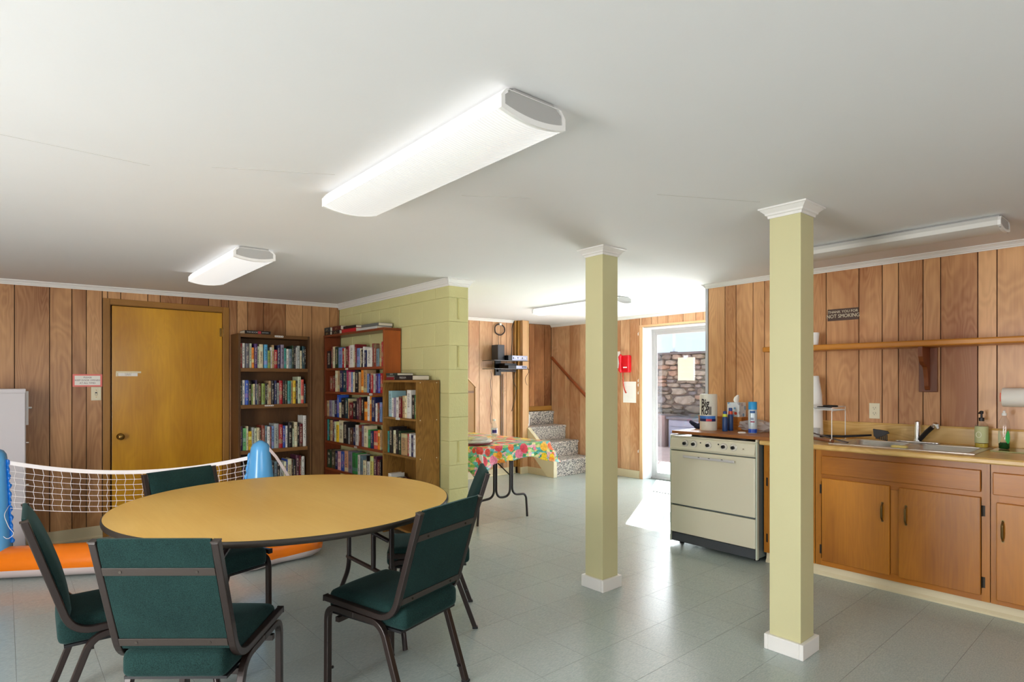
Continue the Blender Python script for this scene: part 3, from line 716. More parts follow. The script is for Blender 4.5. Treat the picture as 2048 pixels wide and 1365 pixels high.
# --- right hand wall with the glass door
YD0, YD1 = 3.02, 4.939         # door opening
w = struct('wall_right', MB().box(XR + 0.006, XR + 0.26, YD1 + 0.03, YS + 0.12, 0, 2.42).box(XR + 0.006, XR + 0.26, YW0, YD0 - 0.03, 0, 2.42).box(XR + 0.006, XR + 0.26, YD0 - 0.03, YD1 + 0.03, 2.10, 2.42), M_groove)
plank_wall(w, 'Y', XR + 0.006, [YS, 6.702, 6.59, 6.434, 6.331, 6.113, 5.98, 5.82, 5.71, 5.56, 5.43, 5.33, 5.167, 4.992], 0.11, ztop('Y', XR), M_plank_far_lit, 1)
plank_wall(w, 'Y', XR + 0.006, [4.992, 4.959, 4.799, 4.699, 4.535, 4.304, 4.121, 4.014, 3.8, 3.65, 3.43, 3.3, 3.1, 2.97], 2.135, ztop('Y', XR), M_plank_far_lit, 1)
plank_wall(w, 'Y', XR + 0.006, [2.97, 2.8, 2.6, 2.5, 2.3, 2.1, 1.9, 1.8, 1.6, 1.4, 1.3, 1.1, 0.9, 0.7, 0.5, 0.3, 0.1, -0.2, -0.5, -0.8, -1.2, -1.6, -2.0, -2.4, -2.7], 0.11, ztop('Y', XR), M_plank_far_lit, 1)
crown('trim_6', (XR, YW0), (XR, YS), (-1, 0), 0.040, 0.028)
struct('baseboard_right', MB().box(XR - 0.010, XR + 0.004, 4.993, 5.835, 0, 0.108), M_base, bevel=0.003)
struct('baseboard_right_2', MB().box(XR - 0.010, XR + 0.004, YW0, 2.96, 0, 0.108), M_base, bevel=0.003)
d2 = bpy.data.objects.new('door_2', None); C.objects.link(d2); d2.location = (XR, 4.0, 0); d2['kind'] = 'structure'
OF = (XR, 4.0, 0)
obj('casing', MB(OF).box(XR - 0.014, XR + 0.006, YD1, YD1 + 0.050, 0, 2.105), M_casing_far, parent=d2, bevel=0.004)
obj('casing', MB(OF).box(XR - 0.014, XR + 0.006, YD0 - 0.050, YD0, 0, 2.105), M_casing_far, parent=d2, bevel=0.004)
obj('casing', MB(OF).box(XR - 0.014, XR + 0.030, YD0 - 0.050, YD1 + 0.050, 2.105, 2.133), M_casing_far_y, parent=d2, bevel=0.003)
obj('jamb', MB(OF).box(XR - 0.006, XR + 0.20, YD1 - 0.006, YD1 + 0.020, 0, 2.104), M_jamb, parent=d2)
obj('jamb', MB(OF).box(XR - 0.006, XR + 0.20, YD0 - 0.020, YD0 + 0.006, 0, 2.104), M_jamb, parent=d2)
obj('jamb', MB(OF).box(XR + 0.006, XR + 0.20, YD0, YD1, 2.085, 2.104), M_jamb, parent=d2)
X2 = XR + 0.20
fr = MB(OF)
fr.box(X2 + 0.0005, X2 + 0.05, YD1 - 0.055, YD1 + 0.0295, 0.0, 2.0995)
fr.box(X2 + 0.0005, X2 + 0.05, YD0 - 0.0295, YD0 + 0.055, 0.0, 2.0995)
fr.box(X2 + 0.0005, X2 + 0.05, YD0 + 0.055, YD1 - 0.055, 2.045, 2.0995)
fr.box(X2 - 0.02, X2 + 0.06, YD0 + 0.006, YD1 - 0.006, 0.0, 0.018)
obj('door_frame', fr, M_alum, parent=d2, bevel=0.002)
ym = (YD0 + YD1) / 2
for (ya, yb, xo) in ((ym - 0.03, YD1 - 0.055, 0.008), (YD0 + 0.055, ym + 0.03, 0.030)):
    s_ = MB(OF); xa, xb = X2 + xo, X2 + xo + 0.018; sw = 0.030
    s_.box(xa, xb, ya, ya + sw + 0.015, 0.02, 2.045); s_.box(xa, xb, yb - sw, yb, 0.02, 2.045)
    s_.box(xa, xb, ya + sw + 0.015, yb - sw, 0.02, 0.085); s_.box(xa, xb, ya + sw + 0.015, yb - sw, 2.005, 2.045)
    so_ = obj('sash', s_, M_alum, parent=d2, bevel=0.002)
    obj('pane', MB(OF).box((xa + xb) / 2 - 0.002, (xa + xb) / 2 + 0.002, ya + sw + 0.015, yb - sw, 0.085, 2.005), M_glass, parent=so_)
obj('latch_plate', MB(OF).box(XR + 0.02, XR + 0.035, YD1 - 0.010, YD1 - 0.006, 0.93, 1.06).box(XR + 0.022, XR + 0.033, YD1 - 0.018, YD1 - 0.006, 0.98, 1.01), M_alum, parent=d2)
for hz in (2.011, 1.36, 1.30, 1.19, 0.376):
    h = thing('wire_hook', 'small white wire hook, %s the glass door' % {2.011: 'at top left of', 1.36: 'highest of three left of', 1.30: 'middle of three left of', 1.19: 'lowest of three left of', 0.376: 'low near the floor left of'}[hz], 'hook', (XR - 0.001, 5.018, hz), group='wire hooks beside the glass door')
    obj('wire', MB().tube(round_path([(0, 0, 0.015), (-0.012, 0, 0.005), (-0.014, -0.012, 0.022), (-0.010, -0.02, 0.03)], 0.006), 0.0018, 6), M_whitepl, parent=h, smooth=True)
    obj('base', MB().lathe([(0.006, 0), (0.004, 0.003)], n=10, axis='X').box(-0.003, 0, -0.005, 0.005, -0.015, 0.018), M_whitepl, parent=h)

# --- kitchen wall (a partition that ends beside the stove)
YK = 2.945
w = struct('wall_kitchen', MB().box(XK + 0.006, XK + 0.11, YW0, YK, 0, 2.35), M_groove)
ek = [2.922, 2.756, 2.65, 2.493, 2.39, 2.28, 2.12, 1.99, 1.889, 1.653, 1.495, 1.39, 1.238, 1.134, 0.927, 0.826, 0.62, 0.50, 0.36, 0.20, 0.08, -0.15, -0.3, -0.5, -0.62, -0.8, -1.0, -1.15, -1.35, -1.5, -1.7, -1.9, -2.1, -2.3, -2.5, -2.7]
plank_wall(w, 'Y', XK + 0.006, ek, 0.0, ztop('Y', XK), M_plank, 1)
obj('end_strip', MB().box(XK - 0.004, XK + 0.118, 2.925, YK + 0.006, 0, zc(XK, YK) - 0.02), mat('grey_white_strip', (196, 198, 204), 0.5), parent=w, bevel=0.002)
crown('trim_7', (XK, YW0), (XK, YK), (-1, 0), 0.040, 0.034)
crown('trim_8', (XK, YK), (XK + 0.11, YK), (0, 1), 0.040, 0.034, ext=1.0)

# --- unseen sides of the room
struct('wall_rear', MB().box(XW0 - 0.1, XR + 0.26, YW0 - 0.12, YW0, 0, 2.35), mat('plain_panel', (176, 142, 108), 0.5))
struct('wall_side', MB().box(XW0 - 0.12, XW0, YW0, YW1 + 0.14, 0, 2.35), mat('plain_panel', (176, 142, 108), 0.5))

# --- two boxed posts
def post(label, x0, x1, y0, y1, inset=0.020):
    t = thing('column', label, 'column', ((x0 + x1) / 2, (y0 + y1) / 2, 0))
    o_ = ((x0 + x1) / 2, (y0 + y1) / 2, 0)
    a0, a1, b0, b1 = x0 + inset, x1 - inset, y0 + inset, y1 - inset
    H = zc(x0, y0)
    obj('shaft', MB(o_).box(a0, a1, b0, b1, 0.0, H - 0.002), M_green_col, parent=t, bevel=0.0015)
    obj('base_trim', MB(o_).box(x0, x1, y0, b0, 0, 0.077).box(x0, x1, b1, y1, 0, 0.077).box(x0, a0, b0, b1, 0, 0.077).box(a1, x1, b0, b1, 0, 0.077), M_crown, parent=t, bevel=0.003)
    m_ = MB(o_)
    prof = [(0.0, -0.052), (0.006, -0.052), (0.008, -0.040), (0.016, -0.036), (0.018, -0.028), (0.036, -0.010), (0.042, -0.008), (0.042, -0.0005), (0.0, -0.0005)]
    rings = []
    for (o2, z) in prof:
        rings.append([(a0 - o2, b0 - o2, zc(a0, b0) + z), (a1 + o2, b0 - o2, zc(a1, b0) + z), (a1 + o2, b1 + o2, zc(a1, b1) + z), (a0 - o2, b1 + o2, zc(a0, b1) + z)])
    m_.loft(rings)
    obj('capital', m_, M_crown, parent=t)
    return t
post('square pale green post in front of the sink cabinets, the nearer one', 2.937, 3.128, 1.226, 1.421)
post('square pale green post standing alone before the stair, the farther one', 2.911, 3.104, 2.464, 2.652)
# ------------------------------------------------------------------ ceiling lights
def wrap_light(label, x0, x1, y0, y1, lens, depth=0.085, strength=None, group=None, name='ceiling_light'):
    cx, cy = (x0 + x1) / 2, (y0 + y1) / 2; zt = zc(cx, cy); W2 = (x1 - x0) / 2
    t = thing(name, label, 'ceiling light', (cx, cy, zt - 0.001), group=group)
    t.rotation_euler = (math.atan(-0.0056), -math.atan(0.01249), 0)
    L2 = (y1 - y0) / 2
    obj('housing', MB().box(-W2 * 0.70, W2 * 0.70, -L2 + 0.012, L2 - 0.012, -0.016, 0), M_fixcap, parent=t)
    top = -0.010
    def profile(s, zo=0.0):
        P = [(-W2 * 0.86, top), (-W2, top - 0.022), (-W2, -depth + 0.018)]
        n = 12
        for k in range(n + 1):
            a = -1 + 2 * k / n
            P.append((W2 * a, -depth + 0.018 - 0.018 * (1 - a * a) - 0.001))
        P += [(W2, -depth + 0.018), (W2, top - 0.022), (W2 * 0.86, top)]
        return [(p[0] * s, p[1] + zo) for p in P]
    obj('lens', MB().prism(profile(1.0), -L2 + 0.012, L2 - 0.012, 'Y'), lens, parent=t)
    for sg in (-1, 1):
        m_ = MB()
        a, b = (-L2, -L2 + 0.014) if sg < 0 else (L2 - 0.014, L2)
        out_ = profile(1.012, -0.0015); inn = [(p[0] * 0.90, top + (p[1] - top) * 0.80 + 0.0) for p in profile(1.0)]
        # rim
        for (q1, q2) in ((a, b),):
            n = len(out_)
            for k in range(n):
                k2 = (k + 1) % n
                m_.hexa([(out_[k][0], q1, out_[k][1]), (out_[k2][0], q1, out_[k2][1]), (inn[k2][0], q1, inn[k2][1]), (inn[k][0], q1, inn[k][1]),
                         (out_[k][0], q2, out_[k][1]), (out_[k2][0], q2, out_[k2][1]), (inn[k2][0], q2, inn[k2][1]), (inn[k][0], q2, inn[k][1])])
        cap = obj('end_rim', m_, M_whitepl, parent=t)
        c0, c1 = (-L2 + 0.004, -L2 + 0.011) if sg < 0 else (L2 - 0.011, L2 - 0.004)
        obj('end_plate', MB().prism([(-W2 * 0.62, -0.001), (-W2 * 0.90, -0.03), (-W2 * 0.88, -0.068), (W2 * 0.88, -0.068), (W2 * 0.90, -0.03), (W2 * 0.62, -0.001)], c0, c1, 'Y'), M_fixcap, parent=cap)
    return t
wrap_light('lit wraparound ceiling light with ribbed lens hanging over the round table, the largest', 1.075, 1.335, 1.285, 2.535, M_lens)
wrap_light('lit wraparound ceiling light near the ochre door', 1.075, 1.325, 3.86, 5.05, M_lens_hot)
wrap_light('slim lit ceiling light beyond the farther green post', 4.83, 5.08, 3.90, 5.20, M_lens_hot)
wrap_light('unlit grey ceiling light over the sink counter', 4.02, 4.27, 0.655, 1.90, M_lens_off, depth=0.075)

# ------------------------------------------------------------------ chairs
W_ = 0.197
def make_chair(label):
    t = thing('stacking_chair', label, 'chair', group='green chairs around the round table')
    top, bend, front = (-0.329, 0.848), (-0.187, 0.398), (0.212, 0.416)
    for s in (-1, 1):
        path = round_path([(s * W_, top[0], top[1]), (s * W_, bend[0], bend[1]), (s * W_, front[0], front[1])], 0.085, 8)
        sf = obj('side_frame', MB().tube(path, 0.0125, square=True, up0=(1, 0, 0)), M_frame, parent=t, bevel=0.003)
        obj('end_cap', MB((0, 0, 0)).tube([(s * W_, top[0] - 0.0005, top[1] - 0.001), (s * W_, top[0] - 0.0014, top[1] + 0.004)], 0.0131, square=True, up0=(1, 0, 0)), M_barmetal, parent=sf)
        obj('end_cap', MB((0, 0, 0)).tube([(s * W_, front[0] - 0.001, front[1]), (s * W_, front[0] + 0.004, front[1] + 0.0003)], 0.0131, square=True, up0=(1, 0, 0)), M_blackpl, parent=sf)
        lf = round_path([(s * W_, 0.201, 0.004), (s * W_, 0.198, 0.384), (s * W_, 0.03, 0.379)], 0.06, 8)
        l1 = obj('leg', MB().tube(lf, 0.0125, square=True, up0=(1, 0, 0)), M_frame, parent=t, bevel=0.003)
        lr = round_path([(s * W_, 0.03, 0.379), (s * W_, -0.125, 0.374), (s * W_, -0.259, 0.004)], 0.06, 8)
        l2 = obj('leg', MB().tube(lr, 0.0125, square=True, up0=(1, 0, 0)), M_frame, parent=t, bevel=0.003)
        obj('glide', MB().box(s * W_ - 0.014, s * W_ + 0.014, 0.187, 0.215, 0, 0.012), M_blackpl, parent=l1, bevel=0.002)
        obj('glide', MB().box(s * W_ - 0.014, s * W_ + 0.014, -0.274, -0.244, 0, 0.012), M_blackpl, parent=l2, bevel=0.002)
        obj('stack_bumper', MB().lathe([(0.006, 0), (0.007, 0.006), (0.004, 0.010)], c=(s * (W_ - 0.0225), 0.2005, 0.10), n=10, axis='X'), M_blackpl, parent=l1)
        obj('stack_bumper', MB().lathe([(0.006, 0), (0.007, 0.006), (0.004, 0.010)], c=(s * (W_ - 0.0225), -0.232, 0.075), n=10, axis='X'), M_blackpl, parent=l2)
    # seat: a thick cushion, bulging over the back rail
    m_ = MB().rbox(-0.180, 0.180, -0.232, 0.222, 0.348, 0.446, 0.030, cuts=10, crown=0.016)
    seat = obj('seat', m_, M_fabric, parent=t, smooth=True)
    obj('welt', MB().box(-0.176, 0.176, -0.212, 0.212, 0.342, 0.352), M_blackpl, parent=seat)
    for yy in (-0.13, 0.14):
        obj('seat_rail', MB().box(-W_, W_, yy - 0.011, yy + 0.011, 0.322, 0.343), M_frame, parent=t)
        for s in (-1, 1):
            pass
    # back panel follows the slant of the uprights
    def up(z): return top[0] + (top[1] - z) / (top[1] - 0.44) * (-0.2 - top[0])
    rings = []; nz = 18
    for k in range(nz + 1):
        q = k / nz; z = 0.446 + (0.857 - 0.446) * q
        e = math.sin(PI * min(1, max(0, q))) ** 0.35 if 0 < q < 1 else 0.0
        th = 0.005 + 0.024 * e; cy = up(z)
        bow = 0.006 * math.sin(PI * q)
        ring = []
        nx = 12
        for i in range(nx + 1):
            x = -0.183 + 0.366 * i / nx; ed = (1 - abs(x / 0.183) ** 6)
            ring.append((x, cy + 0.004 + th * (0.45 + 0.55 * ed) + bow * ed, z + 0.010 * e * 0))
        for i in range(nx, -1, -1):
            x = -0.183 + 0.366 * i / nx
            ring.append((x, cy - 0.0045 - th * 0.25, z))
        rings.append(ring)
    obj('backrest', MB().loft(rings), M_fabric, parent=t, smooth=True, auto=50)
    for z in (0.742, 0.474):
        y = up(z)
        b = obj('back_bar', MB().hexa([(-W_ + 0.0125, up(z - 0.014) - 0.0145, z - 0.014), (W_ - 0.0125, up(z - 0.014) - 0.0145, z - 0.014), (W_ - 0.0125, up(z - 0.014) - 0.008, z - 0.014), (-W_ + 0.0125, up(z - 0.014) - 0.008, z - 0.014),
                          (-W_ + 0.0125, up(z + 0.014) - 0.0145, z + 0.014), (W_ - 0.0125, up(z + 0.014) - 0.0145, z + 0.014), (W_ - 0.0125, up(z + 0.014) - 0.008, z + 0.014), (-W_ + 0.0125, up(z + 0.014) - 0.008, z + 0.014)]), M_barmetal, parent=t, bevel=0.001)
        for sx in (-0.125, 0.125):
            obj('screw', MB().lathe([(0.0048, 0), (0.0045, 0.0015), (0.002, 0.003)], c=(0, 0, 0), n=10, axis='Y'), M_hinge, parent=b, loc=(sx, y - 0.0165, z)).rotation_euler = (0, 0, 0)
    return t
def copy_tree(o, parent=None):
    c = o.copy(); C.objects.link(c)
    if parent: c.parent = parent
    for ch in list(o.children): copy_tree(ch, c)
    return c
chair = make_chair('green upholstered stacking chair turned with its back to the viewer at lower left, nearest one')
spots = [(0.584, 2.443, 49.6, None),
         (0.392, 2.990, -1.7, 'green stacking chair at the left side of the round table, seen from its side'),
         (0.872, 3.500, -72.2, 'green stacking chair on the far side of the round table, before the ochre door'),
         (1.322, 2.340, 107.1, 'green stacking chair pulled out in front of the table, angled toward the bookcases'),
         (1.859, 2.888, 146.9, 'green stacking chair at the right side of the round table, mostly hidden by another')]
for i, (x, y, a, lb) in enumerate(spots):
    c = chair if i == 0 else copy_tree(chair)
    c.location = (x, y, 0); c.rotation_euler = (0, 0, R(a - 90))
    if lb: c['label'] = lb

# ------------------------------------------------------------------ round folding table
TC = (1.103, 2.987); TR = 0.795; TZ = 0.765
t = thing('round_table', 'large round folding table with yellow oak top and dark edge', 'table', (TC[0], TC[1], 0))
obj('tabletop', MB().lathe([(TR - 0.010, TZ - 0.020), (TR - 0.006, TZ - 0.012), (TR - 0.0065, TZ), ], n=128), M_laminate, parent=t)
obj('edge_band', MB().loft([[((TR - a) * math.cos(2 * PI * k / 128), (TR - a) * math.sin(2 * PI * k / 128), z) for k in range(128)] for a, z in
    ((0.012, TZ - 0.026), (0.002, TZ - 0.022), (0.0, TZ - 0.012), (0.001, TZ - 0.003), (0.007, TZ + 0.0005))], caps=False), M_brownedge, parent=t, smooth=True)
obj('underside', MB().lathe([(TR - 0.012, TZ - 0.027), (TR - 0.012, TZ - 0.021)], n=96), M_brownedge, parent=t)
for sx in (-1, 1):
    X = 0.435 * sx
    rb = 0.0135
    fr_ = obj('leg_frame', MB().tube([(X, -0.27, 0.33), (X, 0.27, 0.33)], 0.0125, 10).tube([(X, -0.27, TZ - 0.04), (X, 0.27, TZ - 0.04)], 0.0125, 10).tube([(X, -0.05, 0.33), (X, -0.05, TZ - 0.03)], rb, 10), M_blacktube, parent=t, smooth=True, auto=40)
    for sy in (-1, 1):
        p = round_path([(X, sy * 0.25, TZ - 0.028), (X, sy * 0.25, 0.27), (X + 0.0 * sx, sy * 0.37, 0.10), (X, sy * 0.39, 0.004)], 0.07, 7)
        obj('leg', MB().tube(p, rb, 12), M_blacktube, parent=t, smooth=True, auto=40)
    obj('brace', MB().tube([(X, -0.22, 0.52), (X - 0.30 * sx, 0.10, TZ - 0.03)], 0.0115, 10), M_blacktube, parent=t, smooth=True, auto=40)

# ------------------------------------------------------------------ bookcases
def shelf_label(parent, c, axis, w=0.055, h=0.016):
    if axis == 'X': m_ = MB().box(-w / 2, w / 2, -0.0012, 0, -h / 2, h / 2)
    else: m_ = MB().box(-0.0012, 0, -w / 2, w / 2, -h / 2, h / 2)
    o = obj('shelf_label', m_, M_paper, parent=parent, loc=c)
    for k in range(4):
        q = (-0.36 + 0.24 * k) * w
        mm = MB().box(q - 0.09 * w, q + 0.09 * w, -0.0016, -0.0011, -h * 0.15, h * 0.15) if axis == 'X' else MB().box(-0.0016, -0.0011, q - 0.09 * w, q + 0.09 * w, -h * 0.15, h * 0.15)
        obj('printed_word', mm, M_ink, parent=o)
    return o
YB = 5.95
b1 = thing('bookcase', 'tall dark brown bookcase against the plank wall beside the ochre door', 'bookcase', (2.06, 6.08, 0))
OB = (2.06, 6.08, 0)
obj('side_panel', MB(OB).box(1.698, 1.718, YB, 6.198, 0, 1.822), M_darkoak, parent=b1, bevel=0.001)
obj('side_panel', MB(OB).box(2.372, 2.392, YB, 6.198, 0, 1.822), M_darkoak, parent=b1, bevel=0.001)
obj('top_panel', MB(OB).box(1.7185, 2.3715, YB, 6.19, 1.788, 1.822), M_darkoak_x, parent=b1, bevel=0.001)
obj('back_panel', MB(OB).box(1.7185, 2.3715, 6.188, 6.198, 0.0, 1.787), M_darkoak, parent=b1)
SH1 = [1.490, 1.132, 0.690, 0.330]
for z in SH1: obj('shelf', MB(OB).box(1.7185, 2.3715, YB + 0.004, 6.187, z - 0.036, z - 0.0005), M_darkoak_x, parent=b1, bevel=0.001)
obj('plinth', MB(OB).box(1.7185, 2.3715, YB + 0.004, 5.97, 0, 0.09), M_darkoak_x, parent=b1)
shelf_label(b1, (2.06 - OB[0] + 0.02, YB - 0.0005 - OB[1], 1.808), 'X', 0.085, 0.016)
shelf_label(b1, (1.985 - OB[0], YB + 0.0035 - OB[1], 1.120), 'X', 0.085, 0.012)

b2 = thing('bookcase', 'tall red-stained open bookcase against the green block wall in the corner', 'bookcase', (2.73, 5.5, 0))
OB = (2.73, 5.5, 0)
XB = 2.642
obj('side_panel', MB(OB).box(XB, XG - 0.014, 4.840, 4.864, 0, 1.835), M_redwood_z, parent=b2, bevel=0.001)
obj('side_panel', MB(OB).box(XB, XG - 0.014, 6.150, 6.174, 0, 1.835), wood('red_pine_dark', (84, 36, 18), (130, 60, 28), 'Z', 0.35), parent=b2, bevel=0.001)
obj('top_panel', MB(OB).box(XB - 0.004, XG - 0.014, 4.836, 6.178, 1.836, 1.858), M_redwood, parent=b2, bevel=0.001)
SH2 = [1.500, 1.250, 0.980, 0.720, 0.430]
for z in SH2 + [0.14]: obj('shelf', MB(OB).box(XB + 0.002, XG - 0.016, 4.8645, 6.1495, z - 0.024, z - 0.0005), M_redwood, parent=b2, bevel=0.001)
for z, y in ((1.50, 5.62), (1.25, 5.10), (0.72, 5.42), (0.43, 5.36)):
    shelf_label(b2, (XB + 0.001 - OB[0], y - OB[1], z - 0.014), 'Y', 0.06, 0.016)

b3 = thing('bookcase', 'short oak bookcase with tan side, standing at the end of the green wall', 'bookcase', (2.71, 4.475, 0))
OB = (2.71, 4.475, 0)
XC = 2.587
obj('side_panel', MB(OB).box(XC, XG - 0.016, 4.191, 4.207, 0, 1.352), M_oak, parent=b3, bevel=0.001)
obj('side_panel', MB(OB).box(XC, XG - 0.016, 4.752, 4.768, 0, 1.352), M_oak, parent=b3, bevel=0.001)
obj('top_panel', MB(OB).box(XC - 0.001, XG - 0.016, 4.191, 4.768, 1.3525, 1.372), M_oak_y, parent=b3, bevel=0.001)
obj('back_panel', MB(OB).box(XG - 0.025, XG - 0.017, 4.2075, 4.7515, 0, 1.352), M_oak, parent=b3)
SH3 = [1.045, 0.723, 0.420]
for z in SH3 + [0.09]: obj('shelf', MB(OB).box(XC + 0.002, XG - 0.026, 4.2075, 4.7515, z - 0.018, z - 0.0005), M_oak_y, parent=b3, bevel=0.001)
shelf_label(b3, (XC + 0.001 - OB[0], 4.50 - OB[1], 1.036), 'Y', 0.07, 0.018)
for y in (4.196,):
    for (xx, zz) in ((2.622, 1.350), (2.785, 1.350), (2.622, 1.035), (2.785, 1.035), (2.622, 0.712), (2.785, 0.712)):
        obj('screw_cap', MB().lathe([(0.0045, 0), (0.004, 0.0015)], n=10, axis='Y'), M_ivory, parent=b3, loc=(xx - OB[0], 4.1895 - OB[1], zz))

COL = dict(R=((170, 30, 40), 'red'), W=((226, 224, 216), 'white'), G=((92, 92, 100), 'dark grey'), lg=((198, 208, 176), 'pale green'), O=((232, 138, 40), 'orange'),
  P=((78, 46, 110), 'purple'), C=((222, 210, 172), 'cream'), sb=((90, 176, 220), 'sky blue'), yg=((140, 160, 78), 'yellow green'), T=((184, 152, 110), 'tan'), N=((30, 40, 84), 'navy'),
  mg=((142, 130, 152), 'mauve grey'), te=((52, 150, 140), 'teal'), sl=((112, 138, 146), 'slate'), dg=((34, 58, 36), 'dark green'), K=((32, 28, 30), 'black'), Gy=((166, 172, 166), 'grey'),
  dt=((26, 66, 72), 'dark teal'), B=((48, 84, 176), 'blue'), Br=((84, 50, 34), 'brown'), ol=((66, 62, 40), 'olive'), Y=((232, 192, 40), 'yellow'), co=((216, 92, 78), 'coral'),
  lgr=((112, 186, 120), 'light green'), rb=((138, 62, 44), 'rust brown'), dr=((112, 24, 34), 'maroon'), lb=((120, 150, 196), 'light blue'), pl=((86, 40, 62), 'plum'), pk=((224, 166, 172), 'pink'),
  mg2=((160, 36, 84), 'magenta'), gr=((60, 150, 76), 'green'), pe=((232, 170, 130), 'peach'), yg2=((214, 206, 110), 'pale yellow'), ps=((150, 190, 196), 'pale blue'))
ORD = ['first', 'second', 'third', 'fourth', 'fifth', 'sixth', 'seventh', 'eighth', 'ninth', 'tenth', '11th', '12th', '13th', '14th', '15th', '16th', '17th', '18th', '19th', '20th', '21st', '22nd', '23rd', '24th', '25th', '26th', '27th']
SHN = ['top', 'second', 'third', 'fourth', 'fifth']
